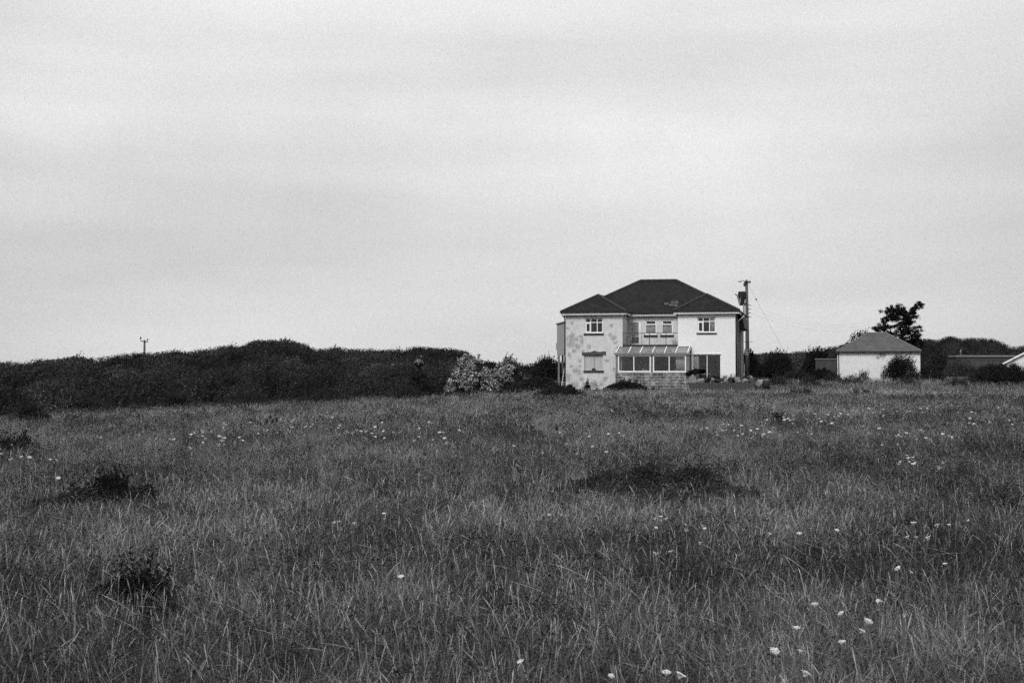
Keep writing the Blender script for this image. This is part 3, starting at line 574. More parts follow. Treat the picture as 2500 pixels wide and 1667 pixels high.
def thicket(name, label, xs, front, crest_x, crest_y, crest_z, depth, n_dome, n_leaf, tone, leaf, rad, seed, front_h=1.0, crest_shoots=500, shoot_len=.5, amp=.8):
    """scrub on a slope: a closed mounded under-canopy with leaves laid thickly over it"""
    r = np.random.default_rng(seed); yf = lambda x: np.interp(x, *front)
    def base(x, f):
        fr = terrain(x, yf(x))+front_h; cz = np.interp(x, crest_x, crest_z)-.12; u = np.clip(f/.8, 0, 1)
        return np.where(f < .8, fr+(cz+.02-fr)*u, cz+.02-(f-.8)*3.0)
    gxs = np.arange(xs[0], xs[1]+.01, .25); gf = np.linspace(0, 1, int(depth/.28)); GX, GF = np.meshgrid(gxs, gf); GY = yf(GX)+depth*GF+.8*np.sin(GX*.9+seed)*(1-GF)+.5*np.sin(GX*2.3)*(1-GF)
    B = base(GX, GF); D_ = np.full_like(B, -9.0); TM = np.full_like(B, .8)
    dx = r.uniform(xs[0]-1, xs[1]+1, n_dome); df = r.uniform(.02, 1, n_dome); dr = r.uniform(rad[0], rad[1], n_dome)*r.uniform(.6,1,n_dome); dy = yf(dx)+depth*df
    lim = np.where(np.abs(df-.78) < .12, .55, 1.0)
    for x_, y_, r_, k in zip(dx, dy, dr, lim):
        q2 = ((GX-x_)/r_)**2+((GY-y_)/(r_*.85))**2; D0 = D_; D_ = np.maximum(D_, np.where(q2 < 1, amp*k*(.35+.65*r_/rad[1])*(np.sqrt(np.maximum(0,1-q2))-.35), -9)); TM = np.where(D_ > D0, r.lognormal(0, .24), TM)
    D_ = np.maximum(np.where(D_ < -1, -.75*amp, D_), np.where(np.abs(GF-.8) < .1, -.12*amp, -9))
    jag = .42*(fbm(GX/1.1, GY/1.3, seed+5, 3)-.5)+.30*(fbm(GX/.4, GY/.5, seed+9, 2)-.5)
    H = B+D_*np.clip((1-np.abs(GF-.8)*0), 0, 1)+jag*np.where(GF > .7, .7, 1)
    q_ = np.argsort(crest_x/crest_y); lim_ = 2.4+np.interp(GX/GY, (crest_x/crest_y)[q_], ((crest_z-2.4)/crest_y)[q_])*GY; hol = np.clip(.8-GF, 0, .5)*2.6*sst(.42, .66, fbm(GX/2.6, GY/2.6, seed+17, 3))
    H = np.minimum(H, lim_-hol-.36+.75*(fbm(GX/.9, GY/.9, seed+2, 4)-.42)+.35*(fbm(GX/3, GY/3, seed+6, 2)-.5))
    edge = np.clip(GF/.10, 0, 1)**.8; g0 = terrain(GX.ravel(), GY.ravel()).reshape(GX.shape); H = np.where(GF < .10, g0-.1+(H-g0+.1)*edge, H); H[-1,:] = g0[-1,:]-.2
    ed = np.clip(np.minimum(GX-xs[0], xs[1]-GX)/1.4, 0, 1)**.6; H = g0-.15+(H-g0+.15)*ed
    U = np.stack([GX, GY, H], -1); k = len(gxs); I = np.arange(GX.size).reshape(GX.shape); q2 = np.stack([I[:-1,:-1], I[:-1,1:], I[1:,1:], I[1:,:-1]], -1).reshape(-1,4)
    e1 = U[:-1,1:]-U[:-1,:-1]; e2 = U[1:,:-1]-U[:-1,:-1]; nrm = np.cross(e1, e2); ar = np.linalg.norm(nrm, axis=-1); nrm /= ar[...,None]+1e-9
    vis = ar*np.where(GF[:-1,:-1] < .9, 1, .4); pr = (vis/vis.sum()).ravel(); pick = r.choice(pr.size, n_leaf, p=pr); pi, pj = np.unravel_index(pick, ar.shape)
    ra = r.random((n_leaf,1)); rb = r.random((n_leaf,1)); P = (U[pi,pj]*(1-ra)+U[pi,pj+1]*ra)*(1-rb)+(U[pi+1,pj]*(1-ra)+U[pi+1,pj+1]*ra)*rb; nn = nrm[pi,pj]
    P = P+nn*(r.random((n_leaf,1))**2.2*.42-.03)
    nr = nn*1.1+r.normal(size=(n_leaf,3))*.5; nr /= np.linalg.norm(nr, axis=1, keepdims=True)
    a = np.cross(nr, r.normal(size=(n_leaf,3))); a /= np.linalg.norm(a, axis=1, keepdims=True)+1e-9; b = np.cross(nr, a); sz = (leaf*r.uniform(.55,1.4,n_leaf))[:,None]
    V = np.stack([P-a*sz*.5, P+b*sz*.3, P+a*sz*.5, P-b*sz*.3], 1).reshape(-1,3); Q = np.arange(4*n_leaf).reshape(-1,4)
    T = tone*TM[pi,pj]*(.6+.8*fbm(P[:,0]/1.2, P[:,1]/1.2, seed+31, 3))*r.lognormal(0,.45,n_leaf)
    ci = r.integers(0, k, crest_shoots); fi = np.argmax((H-2.4)/GY, axis=0)[ci]; fi = np.where(r.random(crest_shoots) < .55, fi, r.integers(2, int(len(gf)*.85), crest_shoots)); sb = U[fi,ci]-np.array([0,0,.1])
    S = sprigs(sb, shoot_len*r.uniform(.3,1.1,crest_shoots), r, n=10); V2, Q2 = leaf_geo(S, leaf*.8*r.uniform(.6,1.3,len(S)), r=r); T2 = np.full(len(S), tone*.8)
    nv = len(V); nv2 = len(V2)
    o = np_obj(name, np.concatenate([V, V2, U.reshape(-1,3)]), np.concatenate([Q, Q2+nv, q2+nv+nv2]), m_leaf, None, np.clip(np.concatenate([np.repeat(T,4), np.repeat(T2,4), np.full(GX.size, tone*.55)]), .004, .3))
    return tag(o, label, 'thicket', kind='stuff')
def crest(sil, front, depth):
    """world x and height of the skyline, from the angles it makes with the viewpoint at its own distance"""
    xs_, ys_, zs_ = [], [], []
    for p, q_ in sil:
        D_ = 100.0
        for _ in range(12): D_ = float(np.interp(at(p, D_), *front))+.8*depth
        xs_.append(at(p, D_)); zs_.append(zat(q_, D_)); ys_.append(D_)
    o = np.argsort(xs_); return np.array(xs_)[o], np.array(ys_)[o], np.array(zs_)[o]
# left thicket: silhouette on the photograph (px, py) seen at about 100 m
sil = [(-400,900),(-200,895),(0,891),(60,889),(110,883),(150,881),(190,874),(300,867),(350,866),(400,863),(440,858),(470,860),(530,855),(570,851),(600,845),(625,834),(660,829),(690,832),(720,835),(750,843),(760,852),(800,850),(850,856),(950,858),(990,856),(1015,850),(1060,848),(1120,855),(1150,866),(1200,882),(1260,892),(1330,895)]
LFR = ([-45,-32,-27,-24.5,-22,-19.5,-16.3,-13,-9.5,-5.9,-3.6,-1.8,0,2,4],[55,57,60.5,64,68.5,72.5,75,77,80,82,85,89,93,97,102])
cx, cy, czz = crest(sil, LFR, 24)
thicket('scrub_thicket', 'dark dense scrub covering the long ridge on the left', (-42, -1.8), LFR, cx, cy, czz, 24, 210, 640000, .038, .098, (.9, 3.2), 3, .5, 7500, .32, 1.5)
# right thicket behind the outbuilding
sil = [(1965,866),(1990,858),(2010,850),(2040,847),(2075,838),(2120,842),(2200,836),(2245,829),(2275,831),(2295,832),(2312,825),(2330,825),(2345,832),(2365,830),(2380,829),(2400,830),(2430,834),(2450,841),(2475,852),(2490,850),(2500,845),(2540,838),(2620,842),(2700,850)]
cx, cy, czz = crest(sil, ([20,70],[133,133]), 16)
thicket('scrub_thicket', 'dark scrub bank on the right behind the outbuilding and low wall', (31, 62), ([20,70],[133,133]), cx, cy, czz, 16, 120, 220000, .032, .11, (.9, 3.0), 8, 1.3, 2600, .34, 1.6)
# far ridge between house and outbuilding
sil = [(1600,880),(1700,872),(1790,868),(1830,865),(1860,864),(1890,863),(1920,862),(1960,860),(2010,862),(2080,868)]
cx, cy, czz = crest(sil, ([0,80],[190,190]), 20)
thicket('scrub_thicket', 'low far line of scrub on the skyline between house and outbuilding', (22, 50), ([0,80],[190,190]), cx, cy, czz, 20, 120, 60000, .05, .2, (1.2, 3), 12, 1.5, 400, .3, 1.0)
# hedge closing the view left behind the house and between small tree and house
sil = [(1170,878),(1230,886),(1290,888),(1340,884),(1420,880),(1500,880)]
cx, cy, czz = crest(sil, ([-20,20],[120,120]), 10)
thicket('scrub_thicket', 'dark scrub behind the house seen past its left side', (-4, 7), ([-20,20],[120,120]), cx, cy, czz, 10, 30, 30000, .02, .14, (1,1.8), 15, 1.0, 40, .3, .5)

dark_spots = []
def spot(px, D, rx, ry, y_off=-.8): dark_spots.append((at(px, D), D+y_off, rx, ry))
# single shrubs and trees
bush(1335, 863, 930, 107, 84, 'dark bush behind the porch at the left side of the house', 6, 6000, .13, .03, 60, .5, seed=2)
bush(1238, 866, 900, 106, 62, 'small wind-bent bush standing above the flowering bush', 4, 2200, .12, .028, 50, .45, seed=3)
spot(1310, 90, 2.2, 3.5); bush(1310, 915, 968, 91.5, 136, 'low rounded dark bush at the left foot of the house', 6, 4200, .11, .03, 20, .3, seed=4)
spot(1368, 82, 1.6, 3); bush(1245, 944, 975, 86, 80, 'low dark scrub between the flowering bush and the rounded bush at the house', 6, 2600, .1, .03, 20, .3, seed=26)
bush(1366, 940, 990, 83.5, 112, 'low dark bramble mound in the grass before the left bay', 6, 4200, .1, .028, 14, .25, seed=5)
bush(1391, 938, 958, 99.6, 24, 'little dark shrub against the left corner of the house', 3, 900, .09, .028, 8, .2, seed=6)
spot(1527, 95, 1.8, 3); bush(1527, 928, 960, 97.0, 104, 'wide dark bush in front of the conservatory wall', 7, 4600, .11, .024, 26, .3, seed=7)
bush(1434, 931, 955, 98.6, 15, 'thin upright weed against the left bay wall', 3, 420, .09, .035, 8, .3, seed=8)
bush(1590, 952, 965, 97.0, 60, 'low ragged weeds at the foot of the block wall', 5, 1300, .09, .04, 20, .25, seed=9)
bush(1828, 851, 930, 118, 58, 'dark bush at the foot of the pole right of the house', 5, 4500, .14, .028, 40, .4, seed=10)
bush(1888, 855, 930, 114, 92, 'broad dark bush between the house and the low grey wall', 8, 7000, .14, .030, 80, .5, seed=11, skew=.4)
bush(1988, 838, 900, 124, 66, 'round spiky bush rising left of the outbuilding', 6, 5200, .15, .027, 110, .7, seed=12, skew=.3)
bush(2005, 894, 935, 109.8, 74, 'low black hedge bush before the grey wall', 6, 4200, .12, .022, 20, .25, seed=13)
bush(1945, 900, 935, 111, 76, 'low mid-dark bush left of the black hedge bush', 6, 3600, .12, .042, 30, .3, seed=14)
bush(2192, 865, 938, 110.2, 82, 'dark wind-swept bush in front of the outbuilding wall', 10, 7500, .10, .024, 150, .65, seed=15, skew=.25, lean=(.55,.05,.8))
bush(2255, 893, 938, 111.5, 100, 'low dark bush to the right of the outbuilding', 7, 5200, .12, .030, 50, .35, seed=16)
bush(2290, 850, 905, 124, 60, 'mid-grey bush just right of the outbuilding', 6, 4200, .14, .045, 50, .45, seed=23)
bush(2345, 869, 935, 117, 96, 'pale-topped rounded bush in front of the long low wall', 7, 6000, .12, .07, 30, .25, seed=17)
bush(2405, 890, 940, 112, 90, 'mid-dark bush between the pale-topped bush and the large dark bush', 6, 4600, .13, .045, 50, .3, seed=27)
bush(2030, 903, 930, 108.8, 50, 'low rough weeds at the left foot of the outbuilding', 5, 1500, .1, .05, 40, .4, seed=28)
bush(2108, 909, 930, 109.5, 40, 'thin tall weeds in front of the outbuilding wall', 5, 800, .09, .06, 40, .45, seed=29)
bush(2440, 884, 945, 107.5, 150, 'large dark bush near the right-hand edge of the field', 9, 9500, .13, .028, 80, .4, seed=18, skew=.1)
bush(2540, 872, 945, 107, 120, 'large dark bush beyond the right edge beside the gabled shed', 7, 6500, .13, .028, 60, .4, seed=19)
bush(1705, 0, 0, 97.3, 1, '', 1, 30, .05, .02, 0, seed=20) if False else None
bush(690, 829, 870, 99, 92, 'tall leafy clump crowning the scrub ridge', 8, 5200, .15, .030, 150, .42, seed=21, zb=2.2)
# shrubs that break the skyline and the foot of the scrub ridge
for px, pt, D_, w_, lb_, sd in ((560,846,90,54,'small spiky shrub on the skyline left of the tall leafy clump',41),(425,853,87,40,'little tuft of shrub on the skyline right of the distant pole',42),(815,846,96,60,'low spiky shrub on the skyline right of the tall leafy clump',43),(965,849,97,56,'windswept shrub low on the skyline left of the white blossom sprig',44),(1085,846,98,80,'bushy shrub crowning the right end of the scrub ridge',45),(185,870,82,60,'low shrub on the left part of the ridge skyline',46)):
    bush(px, pt, 870, D_, w_, lb_, 5, 2600, .10, .030, 110, .45, seed=sd, zb=tz(at(px, D_), D_)+1.0, lean=(.45,.05,.9))
for px, pt, D_, w_, lb_, sd in ((75,978,61.5,90,'low shrub at the foot of the ridge by the left edge',51),(215,962,71.0,110,'rounded grey shrub at the foot of the left part of the ridge',52),(430,958,74.0,90,'low loose shrub at the ridge foot below the distant pole',53),(610,952,74.5,120,'broad low shrub at the ridge foot below the tall leafy clump',54),(800,944,78.5,130,'broad pale shrub at the foot of the middle of the ridge',55),(985,938,80.0,90,'low shrub at the ridge foot below the white blossom sprig',56)):
    bush(px, pt, 1000, D_, w_, lb_, 6, 3800, .085, .046, 60, .35, seed=sd, lean=(.3,.05,.9))
# ragged tall weeds along the far edge of the field
for px, pt, D_, w_, lb_, sd in ((1900,921,104,70,'ragged tall weeds at the field edge right of the plastic crate',61),(1975,923,104.5,60,'ragged tall weeds at the field edge left of the outbuilding',62),(2075,921,106,80,'ragged tall weeds at the field edge before the white outbuilding wall',63),(2215,925,105,80,'ragged tall weeds at the field edge before the wind-swept bush',64),(2330,926,104,80,'ragged tall weeds at the field edge before the boundary wall',65),(2475,884,106,70,'loose bush hiding the foot of the white gabled shed',66)):
    bush(px, pt, 940, D_, w_, lb_, 6, 1500 if sd < 66 else 4200, .08, .052 if sd < 66 else .03, 90, .45, seed=sd, lean=(.35,.05,.9))
# flowering bush
def blossom(px, pyt, pyb, D, wpx, label, seed, dens, n=9, count=620, zmin=.12):
    root = bush(px, pyt, pyb, D, wpx, label, n, 6500, .12, .05, 30, .35, cat='shrub', name='flowering_shrub', seed=seed)
    fo = [c_ for c_ in root.children if c_.name.startswith('foliage')][0]; me = fo.data; co = np.empty(len(me.vertices)*3, np.float32); me.vertices.foreach_get('co', co); P = co.reshape(-1,4,3).mean(1)
    r = np.random.default_rng(seed); out = []; mx = P.max(0); mn = P.min(0)
    nz = fbm(P[:,0]*2.1+9, P[:,2]*2.6, seed, 3); front = (P[:,1] < np.quantile(P[:,1], .6)); sl = (P[:,0]-mn[0])/(mx[0]-mn[0]); sel = P[front & (nz > dens+.10*sl) & (P[:,2] > zmin*mx[2])]
    sel = sel[r.permutation(len(sel))[:count]]
    cl = (sel[:,None,:]+r.normal(size=(len(sel),6,3))*np.array([.07,.05,.05])+np.array([0,-.09,.06])).reshape(-1,3)
    V, Q = leaf_geo(cl, .10*r.uniform(.7,1.3,len(cl)), .6, .9, r); np_obj('blossom', V, Q, m_bloss, root, np.repeat(np.clip(.30*r.lognormal(0,.5,len(cl)), .05, .75), 4))
blossom(1150, 866, 955, 84.0, 112, 'large flowering bush thick with pale blossom at the end of the ridge', 31, .40, 10, 1300)
blossom(1245, 879, 940, 95, 120, 'thinly flowering bush between the pale blossom and the house', 32, .48, 8, 650)
blossom(1022, 878, 896, 83.5, 40, 'small sprig of white blossom on the scrub ridge', 33, .45, 3, 26, .80)
# tree behind the outbuilding
D = 126.0; x = at(2195, D); zb = tz(x, D)
tree = empty('broadleaf_tree', (x, D, zb), 0, 'dark open-crowned tree leaning right behind the outbuilding roof', 'tree')
def tp(px, py, dy=0): return Vector((at(px, D)-x, dy, zat(py, D)-zb))
limbs = [[tp(2188,925),tp(2190,880),tp(2196,845)],[tp(2196,845),tp(2180,815,.2),tp(2168,785,.4),tp(2170,762,.3)],[tp(2196,845),tp(2205,810,-.3),tp(2208,780,-.2),tp(2205,755,0)],[tp(2200,830),tp(2222,795,.3),tp(2230,765,.2),tp(2240,740,0)],
         [tp(2196,845),tp(2225,825,-.4),tp(2240,812,-.2)],[tp(2190,860),tp(2165,835,.3),tp(2140,805,.2)],[tp(2180,815),tp(2155,800,.1),tp(2148,790,0)]]
mb = MB()
for i, l in enumerate(limbs): mb.tube(l, [.16,.13,.11] if i == 0 else [.08,.05,.03,.015][:len(l)], 7)
mb.build('trunk', m_bark, tree, smooth=True)
cl = [(2175,757,15,9),(2190,753,14,8),(2204,760,13,9),(2214,770,13,11),(2168,768,12,8),(2160,782,10,7),(2196,772,16,11),(2222,784,13,10),(2210,790,16,11),(2178,778,9,6),(2228,768,8,8),(2234,757,6,7),(2239,747,7,8),(2245,742,5,5),(2226,758,5,6),
      (2155,796,9,7),(2150,806,8,6),(2172,800,8,6),(2190,800,8,6),(2205,806,13,9),(2225,808,9,7),(2238,804,9,7),(2242,816,7,7),(2215,818,14,8),(2195,817,13,7),(2172,817,11,6),(2232,824,10,6),(2205,830,20,9),(2230,838,16,9),(2180,832,16,9),(2200,846,26,10),(2235,850,16,10),(2140,803,6,4),(2248,832,8,6)]
r = np.random.default_rng(77); pts = []; s_ = D/3472.2
for (px, py, a, b) in cl:
    for k in range(int(a*b*.10)+5):
        ang, rr_ = r.uniform(0, 6.28), r.random()**.5; c0 = tp(px+a*1.12*rr_*math.cos(ang), py+b*1.12*rr_*math.sin(ang), r.normal()*.6)
        q_ = r.uniform(.10,.21); pts.append(np.asarray(c0)+r.normal(size=(int(64*q_/.15),3))*np.array([q_*.62,q_*.7,q_*.42]))
pts = np.concatenate(pts); V, Q = leaf_geo(pts, .105*r.uniform(.6,1.4,len(pts)), .2, .6, r); np_obj('crown', V, Q, m_leaf, tree, np.repeat(np.clip(.018*(1+.3*r.normal(size=len(pts))), .006, .1), 4))
bush(2090, 804, 880, 123, 100, 'small dark tree peeping over the left slope of the outbuilding roof', 6, 5200, .14, .026, 70, .5, seed=24, name='small_tree', cat='tree', skew=.5)

# ------------------------------------------------------------------ walls and small buildings on the right
def slab(name, label, cat, px0, px1, pyt, D, D2=None, mat=m_stone, thick=.35, cap=None, capm=None, below=.3):
    D2 = D2 or D; a = Vector((at(px0, D), D)); b = Vector((at(px1, D2), D2)); zt0, zt1 = zat(pyt, D), zat(pyt, D2); d = (b-a).normalized(); n_ = Vector((-d.y, d.x))
    root = empty(name, (a.x, a.y, 0), 0, label, cat); mb = MB(); z0 = min(tz(a.x,a.y), tz(b.x,b.y))-below
    mx = max(2, int((b-a).length/1.2)); q_ = random.Random(int(px0))
    for i in range(mx):
        p0, p1 = a.lerp(b, i/mx)-a, a.lerp(b, (i+1)/mx)-a; h0 = zt0+(zt1-zt0)*(i+.5)/mx
        for pp in (0,):
            mb.add([(p0.x,p0.y,z0),(p1.x,p1.y,z0),(p1.x+n_.x*thick,p1.y+n_.y*thick,z0),(p0.x+n_.x*thick,p0.y+n_.y*thick,z0),(p0.x,p0.y,h0),(p1.x,p1.y,h0),(p1.x+n_.x*thick,p1.y+n_.y*thick,h0),(p0.x+n_.x*thick,p0.y+n_.y*thick,h0)],[(4,5,6,7),(0,1,5,4),(2,3,7,6)]+([(3,0,4,7)] if i == 0 else [])+([(1,2,6,5)] if i == mx-1 else []))
    mb.build('masonry', mat, root)
    if cap:
        mb = MB(); e1 = b-a; off = n_*thick/2
        mb.bar((off.x-d.x*.05,off.y-d.y*.05,zt0+cap/2+.002),(e1.x+off.x+d.x*.05,e1.y+off.y+d.y*.05,zt1+cap/2+.002),thick+.1,cap); mb.build('coping', capm or m_conc, root)
    return root
slab('garden_wall', 'grey wall with pale coping just left of the outbuilding', 'wall', 1991, 2046, 877.5, 121, 119, m_wallgrey, .25, .08, m_midgrey)
slab('boundary_wall', 'low stone boundary wall along the field edge on the right', 'wall', 2274, 2388, 923, 111.5, 110.5, m_stone, .4, .07, m_conc)
slab('gate_pier', 'pale square stone pier at the end of the low boundary wall', 'pier', 2255, 2271, 921.5, 111, 110.8, m_conc, .5)
slab('gate_post', 'narrow grey post left of the pale stone pier', 'post', 2247, 2253.5, 919, 111.2, 111.1, m_midgrey, .2, .05, m_conc)
st = MB(); zz = tz(at(2267,110.6),110.6); st.tube([(0,0,0),(.09,0,.5),(.17,0,1.0)],[.02,.018,.012],6); st = st.build('stake', m_board); st.location = (at(2267,110.6),110.6,zz); tag(st, 'thin pale stake leaning beside the stone pier', 'stake')
# long low flat roofed building
D = 127.0; x0, x1 = at(2335, D), at(2482, D); zt = zat(867, D); zb = tz(x0, D)-.2
lb = empty('low_building', (x0, D, zb), 0, 'long low flat-roofed grey building before the scrub bank', 'building'); w = x1-x0; h = zt-zb
mb = MB(); mb.box(0,w,0,4,0,h-.16); mb.build('wall', m_wallgrey, lb); mb = MB(); mb.box(-.1,w+.1,-.12,4.1,h-.158,h); mb.build('roof', m_midgrey, lb); mb = MB(); mb.box(.3,w-.3,-.012,.0,h-.5,h-.2); mb.build('shadow_gap', m_darkgrey, lb); lb.children[-1].name = 'painted_eave_shadow'  # dark band below the roof edge is its shadow, painted on the wall
mb = MB(); mb.tube([(.5,.3,h),(.5,.3,h+.25)],.03,6); mb.blob((.48,.3,h+.35),(.08,.06,.16),.05,1); mb.build('roof_vent', m_steel, lb)
# gabled shed cut by the frame
D = 116.5; x0, x1 = at(2453, D), at(2548, D); xm = (x0+x1)/2-x0; zb = tz(x0, D)-.2; ze = zat(886, D)-zb; za = zat(862, D)-zb; w = x1-x0
gs = empty('gabled_shed', (x0, D, zb), -R(20), 'white gabled shed half hidden by bushes at the right edge', 'shed')
mb = MB(); mb.add([(.1,0,0),(w-.1,0,0),(w-.1,0,ze),(xm,0,za-.06),(.1,0,ze),(.1,4,0),(w-.1,4,0),(w-.1,4,ze),(xm,4,za-.06),(.1,4,ze)],[(0,1,2,3,4),(9,8,7,6,5),(5,0,4,9),(1,6,7,2)]); mb.build('wall', m_shedw, gs)
mb = MB()
for (p, q2) in (((-.12,ze-.1),(xm,za)),((xm,za),(w+.12,ze-.1))):
    mb.add([(p[0],-.15,p[1]),(q2[0],-.15,q2[1]),(q2[0],4.15,q2[1]),(p[0],4.15,p[1]),(p[0],-.15,p[1]+.09),(q2[0],-.15,q2[1]+.09),(q2[0],4.15,q2[1]+.09),(p[0],4.15,p[1]+.09)],[(3,2,1,0),(4,5,6,7),(0,1,5,4),(2,3,7,6),(3,0,4,7),(1,2,6,5)])
mb.build('roof', m_midgrey, gs)
mb = MB(); mb.bar((-.14,-.2,ze-.06),(xm-.02,-.2,za+.04),.04,.12); mb.bar((xm+.02,-.2,za+.04),(w+.14,-.2,ze-.06),.04,.12); mb.build('barge_board', m_white, gs)

# ------------------------------------------------------------------ things on and around the terrace
def put(o, u, v, w, rz=0): o.location = h2w(u, v, w); o.rotation_euler = (0, 0, -HT+rz); return o
TW = .362
pl = empty('planter', (0,0,0), 0, 'square grey planter with a dark shrub on the terrace corner', 'planter'); put(pl, 9.2, -1.95, TW)
mb = MB(); mb.add([(-.22,-.22,0),(.22,-.22,0),(.22,.22,0),(-.22,.22,0),(-.26,-.26,.42),(.26,-.26,.42),(.26,.26,.42),(-.26,.26,.42),(-.2,-.2,.42),(.2,-.2,.42),(.2,.2,.42),(-.2,.2,.42),(-.2,-.2,.36),(.2,-.2,.36),(.2,.2,.36),(-.2,.2,.36)],
        [(0,1,5,4),(1,2,6,5),(2,3,7,6),(3,0,4,7),(4,5,9,8),(5,6,10,9),(6,7,11,10),(7,4,8,11),(8,9,13,12),(9,10,14,13),(10,11,15,14),(11,8,12,15),(12,13,14,15)]); mb.build('tub', m_conc, pl)
pp = np.concatenate([dome_pts(260, c0, rr_, rng, -.6, .3) for c0, rr_ in (((-.1,0,.66),(.28,.25,.22)),((.2,0,.72),(.3,.25,.25)),((.42,0,.80),(.18,.2,.14)),((-.3,0,.6),(.18,.2,.12)))])
V, Q = leaf_geo(pp, .1*rng.uniform(.6,1.3,len(pp))); np_obj('foliage', V, Q, m_leaf, pl, np.repeat(np.clip(.022*(1+.3*rng.normal(size=len(pp))),.008,.1),4))
bb = empty('barbecue', (0,0,0), 0, 'black box barbecue with a pale lid edge beside the planter', 'barbecue'); put(bb, 9.78, -1.3, TW)
mb = MB(); mb.box(-.2,.25,-.2,.2,.28,.56); mb.build('firebox', m_dark, bb, bevel=.02); mb = MB(); mb.box(-.24,.62,-.23,.23,.562,.60); mb.build('lid', m_conc, bb)
for a, b in ((-.17,-.17),(.22,-.17),(-.17,.17),(.22,.17)):
    mb = MB(); mb.bar((a,b,0),(a,b,.28),.035,.035); mb.build('leg', m_dark, bb)
rk = [(9.75,-2.1,.34,.2,.17,m_stone),(10.15,-2.0,.3,.2,.15,m_darkgrey),(10.55,-2.05,.2,.15,.2,m_stone),(10.85,-1.95,.42,.2,.17,m_darkgrey),(11.45,-2.05,.24,.2,.16,m_stone),(11.8,-2.0,.3,.2,.19,m_darkgrey),(12.25,-2.0,.34,.22,.22,m_stone),(12.75,-2.0,.25,.2,.17,m_stone),(13.15,-2.05,.2,.18,.14,m_darkgrey)]
lab = ['rounded stone next to the planter','dark flat stone before the patio door','narrow upright stone before the door mullion','long dark stone before the right door pane','squat stone below the white wall','dark stone below the bright white wall','large stone near the right corner of the house','stone just past the house corner','last dark stone at the right end of the terrace']
for k, (u, v, a, b, hh, mm) in enumerate(rk):
    mb = MB(); mb.blob((0,0,hh*.8),(a,b,hh),.22,k+20,9,6); o = mb.build('rockery_stone', mm, None); put(o, u, v, TW, k*.7); tag(o, lab[k], 'stone', 'rockery stones along the terrace edge')
for k, (u, v, hh, lb_) in enumerate([(10.45,-2.15,.34,'low weed between the stones before the patio door'),(11.2,-2.1,.38,'low weed before the right end of the patio door'),(12.0,-2.1,.42,'tuft of weeds below the right corner of the white wall'),(12.9,-1.9,.45,'tuft of weeds past the house corner')]):
    p = h2w(u, v, TW-.03); shrub('weed', lb_, 'weed', tuple(p), [(-.2,0,hh*.5,.22,.15,hh*.5),(.1,0,hh*.45,.25,.15,hh*.5)], 420, .07, .05, 'weeds growing on the terrace', 16, .25, stems=True)
bl = MB(); bl.blob((0,0,.26),(.24,.24,.26),.02,4,14,10); bl = bl.build('round_buoy', m_midgrey, None, smooth=True); put(bl, 12.95, .6, TW-.01); tag(bl, 'grey round buoy lying by the right side wall', 'buoy')
bx = empty('plastic_crate', (0,0,0), 0, 'small white plastic crate in the grass right of the terrace', 'crate'); bx.location = (at(1861.5,104.5),104.5,zat(939,104.5)); bx.rotation_euler = (0,0,-.3)
mb = MB(); mb.box(-.12,.12,-.1,-.08,0,.17); mb.box(-.12,.12,.08,.1,0,.17); mb.box(-.12,-.10,-.079,.079,0,.17); mb.box(.10,.12,-.079,.079,0,.17); mb.box(-.10,.10,-.08,.08,.0,.02); mb.build('tub', m_white, bx)
mb = MB(); mb.tube([(-.12,0,.16),(-.1,0,.24),(.1,0,.24),(.12,0,.16)],.008,5); mb.build('handle', m_white, bx)
bs = empty('water_butt', (0,0,0), 0, 'dark barrel standing at the right end of the terrace', 'barrel'); put(bs, 14.15, -1.2, -.05)
mb = MB(); mb.lathe((0,0,0),[(.2,0),(.25,.15),(.26,.4),(.22,.58)],14); mb.build('body', m_dark, bs, smooth=True); mb = MB(); mb.lathe((0,0,.581),[(.23,0),(.23,.03),(.05,.06)],14); mb.build('lid', m_midgrey, bs)
kk = MB(); kk.blob((0,0,.2),(.3,.25,.28),.25,9); kk = kk.build('boulder', m_conc, None); put(kk, 13.7, -1.0, .1); tag(kk, 'pale boulder beside the dark barrel', 'boulder')
# heap of grey planks before the left bay
for k in range(6):
    L_ = 1.25-.06*k; mb = MB(); mb.box(-L_/2,L_/2,-.09,.09,0,.05); o = mb.build('plank', m_conc, None); p = h2w(2.0+random.uniform(-.1,.1), -1.4+.03*k, 0); o.location = (p.x, p.y, tz(p.x,p.y)+.16+.065*k); o.rotation_euler = (0,random.uniform(-.03,.03),-HT+random.uniform(-.12,.12))
    tag(o, 'weathered grey plank in the low stack before the left bay', 'plank', 'stack of grey planks before the left bay')
p = h2w(2.0,-1.33,0)
for a, sd in ((-.45,'left'), (.45,'right')):
    pk = MB().box(a-.06,a+.06,-.12,.12,-.25,.16).build('bearer_block', m_conc, None); pk.location = (p.x,p.y,tz(p.x,p.y)); pk.rotation_euler = (0,0,-HT); tag(pk, 'concrete block under the %s end of the grey plank stack' % sd, 'block', 'blocks under the planks')

